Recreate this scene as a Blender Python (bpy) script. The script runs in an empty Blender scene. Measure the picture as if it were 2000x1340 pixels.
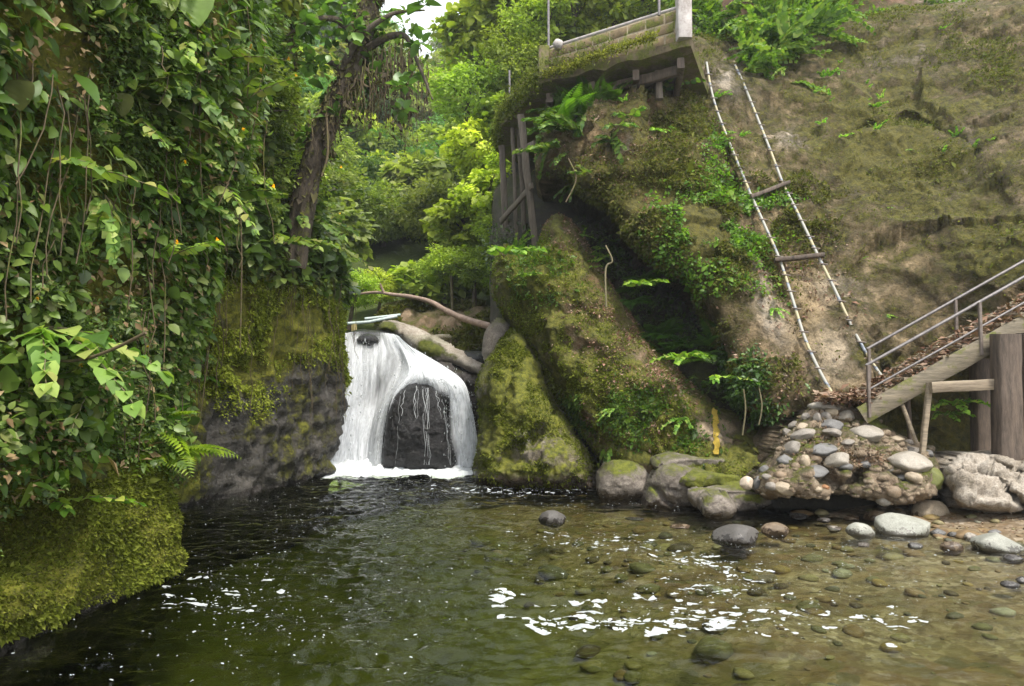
import bpy, bmesh, math, random
import numpy as np
from mathutils import Vector, Matrix

sc = bpy.context.scene
# ------------------------------------------------------------------ camera, sky, sun, exposure
PITCH = math.radians(3.0); F = 1333.0; CAMZ = 2.0
cam = bpy.data.objects.new('camera', bpy.data.cameras.new('camera'))
sc.collection.objects.link(cam); sc.camera = cam
cam.data.sensor_width = 36; cam.data.lens = 36*F/2000
cam.data.clip_end = 800; cam.data.clip_start = 0.05
cam.location = (0, 0, CAMZ); cam.rotation_euler = (math.pi/2+PITCH, 0, 0)

SUN_EL, SUN_AZ = 58, 148      # azimuth measured clockwise from +Y (north)
w = bpy.data.worlds.new("World"); sc.world = w; w.use_nodes = True
nt = w.node_tree; nt.nodes.clear()
wo = nt.nodes.new('ShaderNodeOutputWorld'); bg = nt.nodes.new('ShaderNodeBackground')
sky = nt.nodes.new('ShaderNodeTexSky'); sky.sky_type = 'NISHITA'; sky.sun_disc = False
sky.sun_elevation = math.radians(SUN_EL); sky.sun_rotation = math.radians(SUN_AZ)
sky.air_density = 1.0; sky.dust_density = 4.0
mixc = nt.nodes.new('ShaderNodeMixRGB'); mixc.inputs[0].default_value = 0.8
mixc.inputs[2].default_value = (9.5, 9.9, 10.4, 1)          # white overcast deck
nt.links.new(sky.outputs[0], mixc.inputs[1]); nt.links.new(mixc.outputs[0], bg.inputs[0])
bg.inputs[1].default_value = 0.13
nt.links.new(bg.outputs[0], wo.inputs[0])
sun = bpy.data.objects.new('sun', bpy.data.lights.new('sun', 'SUN')); sc.collection.objects.link(sun)
sun.data.energy = 2.6; sun.data.angle = math.radians(10); sun.data.color = (1.0, .95, .86)
_a = math.radians(SUN_AZ); _e = math.radians(SUN_EL)
sun.rotation_euler = Vector((math.sin(_a)*math.cos(_e), math.cos(_a)*math.cos(_e), math.sin(_e))).to_track_quat('Z', 'Y').to_euler()
sc.view_settings.view_transform = 'Standard'; sc.view_settings.look = 'None'
sc.view_settings.exposure = 0.95; sc.view_settings.gamma = 1
sc.render.engine = 'CYCLES'
sc.cycles.max_bounces = 7; sc.cycles.diffuse_bounces = 3; sc.cycles.glossy_bounces = 3
sc.cycles.transmission_bounces = 4; sc.cycles.transparent_max_bounces = 24
sc.cycles.use_denoising = True
sc.cycles.sample_clamp_indirect = 6
sc.cycles.caustics_reflective = False; sc.cycles.caustics_refractive = False

# ------------------------------------------------------------------ numbers
rng = np.random.default_rng(7)
random.seed(7)
sP, cP = math.sin(PITCH), math.cos(PITCH)
def at(px, py, Y):
    px, py, Y = np.broadcast_arrays(np.asarray(px, float), np.asarray(py, float), np.asarray(Y, float))
    x = (px-1000)/F; u = (670-py)/F
    dy = cP-u*sP; dz = sP+u*cP
    return np.stack([x*Y/dy, Y, CAMZ+dz*Y/dy], -1)
def P(px, py, Y): return Vector(at(px, py, Y))
def wat(px, py, z=0.0):
    x = (px-1000)/F; u = (670-py)/F
    t = (z-CAMZ)/(sP+u*cP)
    return np.array([x*t, (cP-u*sP)*t, z])
def proj(V):
    x = V[..., 0]; y = V[..., 1]; z = V[..., 2]-CAMZ
    f = y*cP+z*sP; u = -y*sP+z*cP
    return 1000+F*x/np.maximum(f, .01), 670-F*u/np.maximum(f, .01)
def _hash(ix, iy, iz, seed):
    h = (ix.astype(np.int64)*374761393+iy.astype(np.int64)*668265263+iz.astype(np.int64)*2147483647+seed*1274126177) & 0xFFFFFFFF
    h = ((h ^ (h >> 13))*1274126177) & 0xFFFFFFFF
    h = ((h ^ (h >> 16))*2246822519) & 0xFFFFFFFF
    return ((h ^ (h >> 15)) & 0xFFFFFF)/float(0xFFFFFF)*2-1
def vnoise(p, seed=0):
    i = np.floor(p).astype(np.int64); f = p-i; f = f*f*f*(f*(f*6-15)+10)
    r = 0
    for dx in (0, 1):
        wx = f[:, 0] if dx else 1-f[:, 0]
        for dy in (0, 1):
            wy = f[:, 1] if dy else 1-f[:, 1]
            for dz in (0, 1):
                wz = f[:, 2] if dz else 1-f[:, 2]
                r = r+wx*wy*wz*_hash(i[:, 0]+dx, i[:, 1]+dy, i[:, 2]+dz, seed)
    return r
def fbm(p, s=1.0, o=4, seed=0, ridge=False, rough=.5):
    p = np.asarray(p, float)*s; a = 1; r = 0; t = 0
    for k in range(o):
        n = vnoise(p*(2.03**k)+17.3*k, seed+k)
        if ridge: n = 1-2*np.abs(n)
        r = r+a*n; t += a; a *= rough
    return r/t
def facets(p, s, seed, tilt=.5):
    """broken rock: each cell is a plane of its own height and tilt"""
    q = p*s+.25*np.stack([fbm(p, s*1.3, 3, seed+60+k) for k in range(3)], 1); i = np.floor(q).astype(np.int64); best = np.full(len(q), 1e9); out = np.zeros(len(q))
    for dx in (-1, 0, 1):
        for dy in (-1, 0, 1):
            for dz in (-1, 0, 1):
                c = i+np.array([dx, dy, dz]); h = [_hash(c[:, 0], c[:, 1], c[:, 2], seed+k) for k in range(7)]
                ctr = c+.5+.45*np.stack(h[:3], 1); d = ((q-ctr)**2).sum(1); m = d < best
                v = h[3]*.6+tilt*((q-ctr)*np.stack(h[4:7], 1)).sum(1); best = np.where(m, d, best); out = np.where(m, v, out)
    return out
def tps(ctrl):
    """smooth field of inverse depth through (px, py, depth) points"""
    c = np.array(ctrl, float); X = c[:, :2]/1000; n = len(c)
    def phi(d): return np.where(d > 1e-9, d*d*np.log(np.maximum(d, 1e-9)), 0)
    K = phi(np.linalg.norm(X[:, None]-X[None], axis=2))+np.eye(n)*1e-4
    A = np.zeros((n+3, n+3)); A[:n, :n] = K; A[:n, n] = 1; A[:n, n+1:] = X; A[n, :n] = 1; A[n+1:, :n] = X.T
    b = np.zeros(n+3); b[:n] = 1/c[:, 2]
    wt = np.linalg.solve(A, b)
    def f(px, py):
        px = np.asarray(px, float); py = np.asarray(py, float)
        q = np.stack([px.ravel(), py.ravel()], 1)/1000
        r = phi(np.linalg.norm(q[:, None]-X[None], axis=2))@wt[:n]+wt[n]+q@wt[n+1:]
        return (1/np.clip(r, .02, 1)).reshape(px.shape)
    return f

# ------------------------------------------------------------------ mesh helpers
def build(name, chunks, mat, parent=None, attrs=None, smooth=True, loc=None):
    """chunks: list of (V, F) with F an (n,k) int array; ONE mesh object"""
    Vs, loops, starts, tot = [], [], [], []
    off = 0; ls = 0
    for V, Fc in chunks:
        V = np.asarray(V, float); Fc = np.asarray(Fc, int)
        Vs.append(V); loops.append((Fc+off).ravel()); k = Fc.shape[1]
        starts.append(ls+np.arange(len(Fc))*k); tot.append(np.full(len(Fc), k)); ls += Fc.size; off += len(V)
    V = np.concatenate(Vs); L = np.concatenate(loops); S = np.concatenate(starts); T = np.concatenate(tot)
    if loc is not None: V = V-np.asarray(loc, float)
    me = bpy.data.meshes.new(name)
    me.vertices.add(len(V)); me.vertices.foreach_set('co', V.astype(np.float32).ravel())
    me.loops.add(len(L)); me.loops.foreach_set('vertex_index', L.astype(np.int32))
    me.polygons.add(len(S)); me.polygons.foreach_set('loop_start', S.astype(np.int32)); me.polygons.foreach_set('loop_total', T.astype(np.int32))
    if smooth: me.polygons.foreach_set('use_smooth', np.ones(len(S), bool))
    me.update(calc_edges=True)
    for k, a in (attrs or {}).items():
        at_ = me.attributes.new(k, 'FLOAT', 'POINT'); at_.data.foreach_set('value', np.asarray(a, np.float32))
    me.materials.append(mat)
    o = bpy.data.objects.new(name, me); sc.collection.objects.link(o)
    if loc is not None: o.location = loc
    if parent: o.parent = parent
    return o
def tag(o, label=None, cat=None, group=None, kind=None):
    if label: o['label'] = label
    if cat: o['category'] = cat
    if group: o['group'] = group
    if kind: o['kind'] = kind
    return o
def empty(name, loc, label=None, cat=None, group=None):
    o = bpy.data.objects.new(name, None); sc.collection.objects.link(o); o.location = loc
    o.empty_display_size = .2
    return tag(o, label, cat, group)
def copy_tree(o, parent=None):
    c = o.copy(); sc.collection.objects.link(c)
    if parent: c.parent = parent
    for ch in [x for x in o.children]: copy_tree(ch, c)
    return c
def norm(v): return v/np.maximum(np.linalg.norm(v, axis=-1, keepdims=True), 1e-9)
def vnormals(V, Fc):
    if Fc.shape[1] == 4: n = np.cross(V[Fc[:, 2]]-V[Fc[:, 0]], V[Fc[:, 3]]-V[Fc[:, 1]])
    else: n = np.cross(V[Fc[:, 1]]-V[Fc[:, 0]], V[Fc[:, 2]]-V[Fc[:, 0]])
    N = np.zeros_like(V)
    for k in range(Fc.shape[1]): np.add.at(N, Fc[:, k], n)
    return norm(N)
def tube(pts, rad, n=8, cap=True, squash=None):
    pts = np.asarray([tuple(p) for p in pts], float); m = len(pts)
    rad = np.broadcast_to(np.asarray(rad, float), (m,))
    t = norm(np.gradient(pts, axis=0)); ref = np.array([0, 0, 1.]) if abs(t[0, 2]) < .9 else np.array([1., 0, 0])
    V = []
    for i in range(m):
        a = norm(np.cross(t[i], ref)); b = np.cross(a, t[i]); ref = b
        ang = np.arange(n)/n*2*np.pi+np.pi/n
        V.append(pts[i]+rad[i]*(np.cos(ang)[:, None]*a+np.sin(ang)[:, None]*b))
    V = np.concatenate(V)
    Fc = []
    for i in range(m-1):
        for k in range(n): Fc.append((i*n+k, i*n+(k+1) % n, (i+1)*n+(k+1) % n, (i+1)*n+k))
    out = [(V, np.array(Fc))]
    if cap:
        c = [(0, k+1, (k+1) % n+1) for k in range(n)]
        for i, s in ((0, 1), (m-1, -1)):
            W = np.concatenate([pts[i][None], V[i*n:(i+1)*n]]); out.append((W, np.array([x[::s] for x in c])))
    return out
def smooth_path(pts, k=6):
    pts = np.asarray([tuple(p) for p in pts], float); m = len(pts); out = []
    for i in range(m-1):
        p0 = pts[max(i-1, 0)]; p1 = pts[i]; p2 = pts[i+1]; p3 = pts[min(i+2, m-1)]
        for j in range(k):
            t = j/k
            out.append(.5*((2*p1)+(-p0+p2)*t+(2*p0-5*p1+4*p2-p3)*t*t+(-p0+3*p1-3*p2+p3)*t**3))
    out.append(pts[-1]); return np.array(out)
def beam(p0, p1, w_, h_, up=(0, 0, 1), ch=.006, seg=1, rough=0):
    """a timber/bar with chamfered rectangular section between two points"""
    p0 = np.array(tuple(p0)); p1 = np.array(tuple(p1)); d = norm(p1-p0); a = norm(np.cross(d, np.array(up, float))); b = np.cross(a, d)
    x, y = w_/2, h_/2; c = min(ch, x*.4, y*.4)
    sec = [(x-c, -y), (x, -y+c), (x, y-c), (x-c, y), (-x+c, y), (-x, y-c), (-x, -y+c), (-x+c, -y)]
    V = []
    ts = np.linspace(0, 1, seg+1)
    for t in ts:
        for (u, v) in sec:
            q = p0+(p1-p0)*t+a*u+b*v; V.append(q)
    V = np.array(V)
    if rough: V = V+rough*np.stack([fbm(V, 3, 3, s) for s in (1, 2, 3)], 1)
    Fc = []
    for i in range(seg):
        for k in range(8): Fc.append((i*8+k, i*8+(k+1) % 8, (i+1)*8+(k+1) % 8, (i+1)*8+k))
    caps = np.array([list(range(8))[::-1], list(range(seg*8, seg*8+8))])
    return [(V, np.array(Fc)), (V[list(range(8))+list(range(seg*8, seg*8+8))], np.array([[7, 6, 5, 4, 3, 2, 1, 0], [8, 9, 10, 11, 12, 13, 14, 15]]))]

def seg_dist(q, poly):
    """distance of points to closed polyline, nearest point, inside test"""
    n = len(poly); best = np.full(len(q), 1e9); near = np.zeros_like(q); ins = np.zeros(len(q), bool)
    for i in range(n):
        a = poly[i]; b = poly[(i+1) % n]; ab = b-a
        t = np.clip(((q-a)@ab)/max(ab@ab, 1e-9), 0, 1); c = a+t[:, None]*ab
        d = np.linalg.norm(q-c, axis=1); m = d < best; best[m] = d[m]; near[m] = c[m]
        cond = (a[1] > q[:, 1]) != (b[1] > q[:, 1])
        xx = a[0]+(q[:, 1]-a[1])/(b[1]-a[1] if b[1] != a[1] else 1e-9)*ab[0]
        ins ^= cond & (q[:, 0] < xx)
    return best, near, ins

ROCKS = {}
def rock(name, outline, yf, T=1.0, R=60, back=2.0, step=5, amp=.12, fs=.8, amp2=.03, fs2=5, grooves=(), patches=None, mat=None,
         shrink=.25, seed=0, label=None, cat='rock', kind=None, group=None, jag=6, parent=None, strat=0, key=None, fac=None):
    """a rock mass with real depth: front face at depth yf, edges rounding away from us, body going back"""
    poly = smooth_path(list(np.array(outline, float))+[outline[0]], 4)[:-1]
    # uneven outline
    tt = np.stack([poly[:, 0]/45, poly[:, 1]/45, np.zeros(len(poly))], 1)
    lo = poly.min(0)-step*2; hi = poly.max(0)+step*2
    nx = int((hi[0]-lo[0])/step)+1; ny = int((hi[1]-lo[1])/step)+1
    gx, gy = np.meshgrid(lo[0]+np.arange(nx)*step, lo[1]+np.arange(ny)*step)
    q = np.stack([gx.ravel(), gy.ravel()], 1)
    d, near, ins = seg_dist(q, poly)
    I = np.arange(nx*ny).reshape(ny, nx)
    quads = np.stack([I[:-1, :-1], I[1:, :-1], I[1:, 1:], I[:-1, 1:]], -1).reshape(-1, 4)
    keep = ins[quads].sum(1) >= 2
    quads = quads[keep]
    used = np.unique(quads); remap = -np.ones(nx*ny, int); remap[used] = np.arange(len(used))
    quads = remap[quads]; q2 = q[used].copy(); out = ~ins[used]
    q2[out] = near[used][out]; dd = np.where(out, 0, d[used])
    Yb = yf(q2[:, 0], q2[:, 1]) if callable(yf) else np.full(len(q2), float(yf))
    k = np.clip(dd/R, 0, 1); Y = Yb+T*(1-np.sqrt(np.clip(1-(1-k)**2, 0, 1)))
    for g in grooves:                                         # (polyline, width px, depth m)
        gp = np.array(g[0], float); best = np.full(len(q2), 1e9)
        wob = 10*np.stack([fbm(np.stack([q2[:, 0], q2[:, 1], q2[:, 0]*0], 1), 1/60, 3, 90+s) for s in (0, 5)], 1)
        for i in range(len(gp)-1):
            a = gp[i]; ab = gp[i+1]-a; t = np.clip(((q2+wob-a)@ab)/max(ab@ab, 1e-9), 0, 1)
            best = np.minimum(best, np.linalg.norm(q2+wob-(a+t[:, None]*ab), axis=1))
        Y = Y+g[2]*np.exp(-(best/g[1])**1.4)
    V = at(q2[:, 0], q2[:, 1], Y)
    N = vnormals(V, quads); flip = np.sum(N*(V-np.array([0, 0, CAMZ])), 1).mean() > 0
    if flip: quads = quads[:, ::-1]; N = -N
    big = fbm(V, fs, 4, seed)+.5*(fbm(V, fs*1.7, 4, seed+11, True)-.2)
    sm = fbm(V, fs2, 4, seed+31, rough=.6)
    edge = .35+.65*k
    disp = amp*big*edge+amp2*sm*(.5+.5*k)
    for (s_, a_) in (fac or ()): disp = disp+a_*facets(V*np.array([1, 1, 1.5]), s_, seed+200)*(.3+.7*k)
    if strat:
        st = V[:, 2]*strat+fbm(V, .7, 3, seed+50)*1.5; disp = disp+amp2*2*(np.abs((st % 1)-.5)*2-.5)
    V = V+N*disp[:, None]
    # body going back
    e = np.concatenate([quads[:, [i, (i+1) % 4]] for i in range(4)])
    keyf = e[:, 0].astype(np.int64)*len(V)+e[:, 1]; keyr = e[:, 1].astype(np.int64)*len(V)+e[:, 0]
    be = e[~np.isin(keyf, keyr)]
    bv = np.unique(be); m = -np.ones(len(V), int); chunks = [(V, quads)]
    ring = V[bv]; cen = V.mean(0); nb = len(bv); allV = [V]; Fs = [quads]; base = len(V); prev = bv
    prevmap = np.arange(len(V))
    for j in (1, 2, 3):
        f = j/3; W = ring+np.array([0, 1, 0])*back*f
        s = 1-shrink*f*f; W[:, [0, 2]] = (cen+(ring-cen)*s)[:, [0, 2]]
        W = W+.15*np.stack([fbm(W, 1.1, 3, s_+seed) for s_ in (3, 4, 5)], 1)
        mp = -np.ones(len(V), int); mp[bv] = base+np.arange(nb)
        Fs.append(np.stack([prevmap[be[:, 1]], prevmap[be[:, 0]], mp[be[:, 0]], mp[be[:, 1]]], 1))
        allV.append(W); prevmap = mp; base += nb
    VV = np.concatenate(allV); FF = np.concatenate(Fs)
    px, py = proj(VV); att = {}
    for an in ('moss', 'pale', 'brown', 'dark'):
        a = np.zeros(len(VV))
        for pt in (patches or {}).get(an, ()):
            x0, y0, rx, ry, s = pt[:5]; rot = math.radians(pt[5]) if len(pt) > 5 else 0
            u = (px-x0)*math.cos(rot)+(py-y0)*math.sin(rot); v = -(px-x0)*math.sin(rot)+(py-y0)*math.cos(rot)
            a = a+s*np.exp(-((u/rx)**2+(v/ry)**2))
        att[an] = a
    o = build(name, [(VV, FF)], mat, parent, att)
    if label or kind: tag(o, label, cat, group, kind)
    ROCKS[key or name] = (V, quads, N)
    return o

# ------------------------------------------------------------------ materials
def newmat(name):
    m = bpy.data.materials.new(name); m.use_nodes = True; nt = m.node_tree; nt.nodes.clear()
    return m, nt, nt.nodes.new('ShaderNodeOutputMaterial')
def N_(nt, t, **kw):
    n = nt.nodes.new(t)
    for k, v in kw.items():
        if k in n.inputs: n.inputs[k].default_value = v
        else: setattr(n, k, v)
    return n
def noise(nt, vec, scale, detail=6, rough=.6, dist=0):
    n = nt.nodes.new('ShaderNodeTexNoise'); n.inputs['Scale'].default_value = scale; n.inputs['Detail'].default_value = detail
    n.inputs['Roughness'].default_value = rough; n.inputs['Distortion'].default_value = dist
    nt.links.new(vec, n.inputs['Vector']); return n.outputs[0]
def ramp(nt, fac, stops, interp='LINEAR'):
    r = nt.nodes.new('ShaderNodeValToRGB'); r.color_ramp.interpolation = interp
    el = r.color_ramp.elements
    while len(el) < len(stops): el.new(.5)
    for e, (p, c) in zip(el, stops):
        e.position = p; e.color = (c, c, c, 1) if isinstance(c, (int, float)) else (*c, 1)
    nt.links.new(fac, r.inputs[0]); return r.outputs[0]
def math_(nt, op, a, b=None, clamp=False):
    n = nt.nodes.new('ShaderNodeMath'); n.operation = op; n.use_clamp = clamp
    for i, v in enumerate((a, b)):
        if v is None: continue
        if isinstance(v, (int, float)): n.inputs[i].default_value = v
        else: nt.links.new(v, n.inputs[i])
    return n.outputs[0]
def mix(nt, fac, a, b, blend='MIX'):
    n = nt.nodes.new('ShaderNodeMixRGB'); n.blend_type = blend
    for i, v in enumerate((fac, a, b)):
        if isinstance(v, (int, float)): n.inputs[i].default_value = v if i == 0 else (v, v, v, 1)
        elif isinstance(v, tuple): n.inputs[i].default_value = (*v, 1)
        else: nt.links.new(v, n.inputs[i])
    return n.outputs[0]
def attr(nt, name, out='Fac'):
    a = nt.nodes.new('ShaderNodeAttribute'); a.attribute_name = name; return a.outputs[out]

def rock_mat(name,  c1=(.30, .25, .19), c2=(.20, .16, .11), c3=(.11, .09, .065), moss=.5, mosscol=((.05, .06, .012), (.13, .14, .02)),
             up=.35, mscale=2.2, wet=.25, bump=.6, rough=.85, wetcol=.35, fine=1.0, objcol=False, scl=1.0, streak=0):
    m, nt, out = newmat(name)
    geo = nt.nodes.new('ShaderNodeNewGeometry'); pos = geo.outputs['Position']
    if objcol:
        tc = nt.nodes.new('ShaderNodeTexCoord'); oi = nt.nodes.new('ShaderNodeObjectInfo')
        va = nt.nodes.new('ShaderNodeVectorMath'); va.operation = 'ADD'
        sc_ = nt.nodes.new('ShaderNodeVectorMath'); sc_.operation = 'SCALE'; sc_.inputs[3].default_value = 40
        cb = nt.nodes.new('ShaderNodeCombineXYZ'); nt.links.new(oi.outputs['Random'], cb.inputs[0]); nt.links.new(oi.outputs['Random'], cb.inputs[2])
        nt.links.new(cb.outputs[0], sc_.inputs[0]); nt.links.new(pos, va.inputs[0]); nt.links.new(sc_.outputs[0], va.inputs[1]); pos2 = va.outputs[0]
    else: pos2 = pos
    big = noise(nt, pos2, 1.1*scl, 8, .62, .4); mid = noise(nt, pos2, 4.5*scl, 8, .65); fin = noise(nt, pos2, 28*scl, 6, .7)
    f = math_(nt, 'ADD', math_(nt, 'MULTIPLY', big, .55), math_(nt, 'MULTIPLY', mid, .45))
    if streak:
        mp = nt.nodes.new('ShaderNodeMapping'); mp.inputs['Scale'].default_value = (3, 3, .35); nt.links.new(pos2, mp.inputs[0])
        f = math_(nt, 'ADD', math_(nt, 'MULTIPLY', f, 1-streak), math_(nt, 'MULTIPLY', noise(nt, mp.outputs[0], 1.6, 6, .6), streak))
    base = ramp(nt, f, [(.36, c3), (.5, c2), (.63, c1)])
    if objcol: base = mix(nt, 1, base, oi.outputs['Color'], 'MULTIPLY')
    base = mix(nt, math_(nt, 'MULTIPLY', attr(nt, 'pale'), 1, True), base, (.46, .41, .35))
    brn = math_(nt, 'MULTIPLY', math_(nt, 'MULTIPLY', attr(nt, 'brown'), 1, True), ramp(nt, mid, [(.35, .25), (.55, 1)]))
    base = mix(nt, brn, base, (.21, .125, .06))
    base = mix(nt, math_(nt, 'MULTIPLY', attr(nt, 'dark'), 1, True), base, (.025, .023, .02))
    # cracks
    vo = nt.nodes.new('ShaderNodeTexVoronoi'); vo.feature = 'DISTANCE_TO_EDGE'; vo.inputs['Scale'].default_value = 1.3*scl
    dv = nt.nodes.new('ShaderNodeMixRGB'); dv.inputs[0].default_value = .22; nt.links.new(pos2, dv.inputs[1])
    nz = nt.nodes.new('ShaderNodeTexNoise'); nz.inputs['Scale'].default_value = 2.5*scl; nz.inputs['Detail'].default_value = 5; nt.links.new(pos2, nz.inputs['Vector'])
    nt.links.new(nz.outputs['Color'], dv.inputs[2]); nt.links.new(dv.outputs[0], vo.inputs['Vector'])
    crack = ramp(nt, vo.outputs['Distance'], [(0, .0), (.035, 1)])
    speck = ramp(nt, fin, [(.32, .38), (.5, 1.0), (.68, 1.5)])
    base = mix(nt, .75*fine, base, speck, 'MULTIPLY')
    # moss
    sep = nt.nodes.new('ShaderNodeSeparateXYZ'); nt.links.new(geo.outputs['Normal'], sep.inputs[0])
    mn = noise(nt, pos2, mscale, 8, .68); 
    ms = math_(nt, 'ADD', math_(nt, 'ADD', mn, math_(nt, 'MULTIPLY', sep.outputs['Z'], up)), math_(nt, 'MULTIPLY', attr(nt, 'moss'), .35))
    ms = math_(nt, 'ADD', ms, math_(nt, 'MULTIPLY', math_(nt, 'SUBTRACT', fin, .5), .35))
    t0 = 1.05-moss
    mmask = ramp(nt, ms, [(max(t0-.07, 0), 0), (min(t0+.09, 1), 1)])
    mcol = ramp(nt, noise(nt, pos2, 9, 6, .7), [(.33, mosscol[0]), (.62, mosscol[1])])
    mcol = mix(nt, .6, mcol, ramp(nt, fin, [(.3, .4), (.7, 1.5)]), 'MULTIPLY')
    col = mix(nt, mmask, base, mcol)
    rg = mix(nt, math_(nt, 'MULTIPLY', attr(nt, 'gloss'), 1, True), mix(nt, mmask, rough, .95), mix(nt, mmask, ramp(nt, mid, [(.4, .12), (.6, .5)]), .8))
    if wet:
        sp = nt.nodes.new('ShaderNodeSeparateXYZ'); nt.links.new(pos, sp.inputs[0])
        wz = math_(nt, 'ADD', sp.outputs['Z'], math_(nt, 'MULTIPLY', math_(nt, 'SUBTRACT', mid, .5), -.5))
        wm = ramp(nt, math_(nt, 'DIVIDE', wz, wet*2), [(.35, 1), (.6, 0)])
        col = mix(nt, wm, col, mix(nt, 1, base, (wetcol, wetcol*.93, wetcol*.9), 'MULTIPLY'))
        rg = mix(nt, wm, rg, .18)
    b = N_(nt, 'ShaderNodeBsdfPrincipled'); nt.links.new(col, b.inputs['Base Color']); nt.links.new(rg, b.inputs['Roughness'])
    b.inputs['Specular IOR Level'].default_value = .4
    h = math_(nt, 'ADD', math_(nt, 'MULTIPLY', mid, .6), math_(nt, 'MULTIPLY', fin, .18))
    h = math_(nt, 'ADD', h, math_(nt, 'MULTIPLY', crack, .0))
    h = math_(nt, 'ADD', h, math_(nt, 'MULTIPLY', mmask, .25))
    h = math_(nt, 'ADD', h, math_(nt, 'MULTIPLY', noise(nt, pos2, 75*scl, 4, .7), .09))
    bp = N_(nt, 'ShaderNodeBump'); bp.inputs['Strength'].default_value = bump; bp.inputs['Distance'].default_value = .12/scl**.5
    nt.links.new(h, bp.inputs['Height']); nt.links.new(bp.outputs[0], b.inputs['Normal'])
    nt.links.new(b.outputs[0], out.inputs[0]); return m

def leaf_mat(name, cols, rough=.45, trans=.35, var=.25, spec=.4):
    """cols: list of colours picked by the per-leaf random attribute"""
    m, nt, out = newmat(name)
    r = attr(nt, 'rnd'); n = len(cols)
    c = ramp(nt, r, [(i/(n-1), c_) for i, c_ in enumerate(cols)])
    oi = nt.nodes.new('ShaderNodeObjectInfo')
    hs = nt.nodes.new('ShaderNodeHueSaturation'); nt.links.new(c, hs.inputs['Color'])
    nt.links.new(ramp(nt, oi.outputs['Random'], [(0, 1-var), (1, 1+var)]), hs.inputs['Value'])
    nt.links.new(ramp(nt, oi.outputs['Random'], [(0, .515), (.35, .495), (.7, .52), (1, .488)]), hs.inputs['Hue'])
    geo = nt.nodes.new('ShaderNodeNewGeometry')
    col = mix(nt, .35, hs.outputs[0], ramp(nt, noise(nt, geo.outputs['Position'], 6, 3), [(.3, .5), (.7, 1.6)]), 'MULTIPLY')
    tint = nt.nodes.new('ShaderNodeMixRGB'); tint.blend_type = 'MULTIPLY'; tint.inputs[0].default_value = 1
    nt.links.new(col, tint.inputs[1]); nt.links.new(oi.outputs['Color'], tint.inputs[2]); col = tint.outputs[0]
    b = N_(nt, 'ShaderNodeBsdfPrincipled'); nt.links.new(col, b.inputs['Base Color']); b.inputs['Roughness'].default_value = rough
    b.inputs['Specular IOR Level'].default_value = spec
    t = N_(nt, 'ShaderNodeBsdfTranslucent'); tm = mix(nt, 1, col, (1.5, 1.7, .7), 'MULTIPLY'); nt.links.new(tm, t.inputs[0])
    ms = nt.nodes.new('ShaderNodeMixShader'); ms.inputs[0].default_value = trans
    nt.links.new(b.outputs[0], ms.inputs[1]); nt.links.new(t.outputs[0], ms.inputs[2]); nt.links.new(ms.outputs[0], out.inputs[0]); return m

def plain_mat(name, c1, c2, scale=8, rough=.7, bump=.3, stretch=(1, 1, 1), metal=0, moss=0, dist=.02, obj=True):
    m, nt, out = newmat(name)
    tc = nt.nodes.new('ShaderNodeNewGeometry')
    mp = nt.nodes.new('ShaderNodeMapping'); mp.inputs['Scale'].default_value = stretch; nt.links.new(tc.outputs['Position'], mp.inputs[0])
    n1 = noise(nt, mp.outputs[0], scale, 8, .65); n2 = noise(nt, mp.outputs[0], scale*5, 5, .7)
    f = math_(nt, 'ADD', math_(nt, 'MULTIPLY', n1, .65), math_(nt, 'MULTIPLY', n2, .35))
    col = ramp(nt, f, [(.35, c1), (.65, c2)])
    if moss:
        mm = ramp(nt, noise(nt, tc.outputs['Position'], 3.5, 7, .7), [(.62-moss*.3, 0), (.7-moss*.3, 1)])
        col = mix(nt, mm, col, ramp(nt, n2, [(.3, (.05, .06, .01)), (.7, (.17, .17, .03))]))
    b = N_(nt, 'ShaderNodeBsdfPrincipled'); nt.links.new(col, b.inputs['Base Color']); b.inputs['Roughness'].default_value = rough
    b.inputs['Metallic'].default_value = metal
    bp = N_(nt, 'ShaderNodeBump'); bp.inputs['Strength'].default_value = bump; bp.inputs['Distance'].default_value = dist
    nt.links.new(f, bp.inputs['Height']); nt.links.new(bp.outputs[0], b.inputs['Normal'])
    nt.links.new(b.outputs[0], out.inputs[0]); return m

M = {}
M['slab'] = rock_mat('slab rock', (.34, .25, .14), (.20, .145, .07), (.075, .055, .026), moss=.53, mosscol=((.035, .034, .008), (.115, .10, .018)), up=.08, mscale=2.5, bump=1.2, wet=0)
M['rock_b'] = rock_mat('mossy rock', (.40, .30, .20), (.25, .175, .10), (.10, .07, .04), moss=.555, mosscol=((.05, .055, .01), (.15, .145, .022)), up=.12, mscale=2.6, wet=.3, bump=1.0)
M['rock_a'] = rock_mat('green rock', (.38, .32, .25), (.20, .16, .11), (.08, .06, .045), moss=.51, mosscol=((.05, .06, .01), (.17, .17, .02)), up=.12, mscale=2.2, wet=.3, bump=.8)
M['dark'] = rock_mat('shade-darkened rock', (.06, .05, .035), (.035, .03, .02), (.018, .015, .01), moss=.40, mosscol=((.02, .025, .006), (.06, .07, .012)), up=.2, wet=0)  # rock colour darkened to paint the shade of recesses
M['wetrock'] = rock_mat('wet rock', (.17, .15, .14), (.085, .075, .068), (.035, .03, .03), moss=.36, up=.1, wet=2.2, rough=.5, wetcol=.55, bump=1.0, scl=1.4)
M['wall'] = rock_mat('green wall', (.12, .10, .05), (.07, .06, .03), (.03, .025, .015), moss=.66, mosscol=((.03, .04, .006), (.10, .115, .012)), up=.1, wet=.3, bump=1.0)
M['black'] = rock_mat('black rock', (.028, .026, .027), (.013, .012, .012), (.004, .004, .004), moss=0, up=0, wet=0, rough=.22, bump=1.0, scl=2.5)
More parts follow.
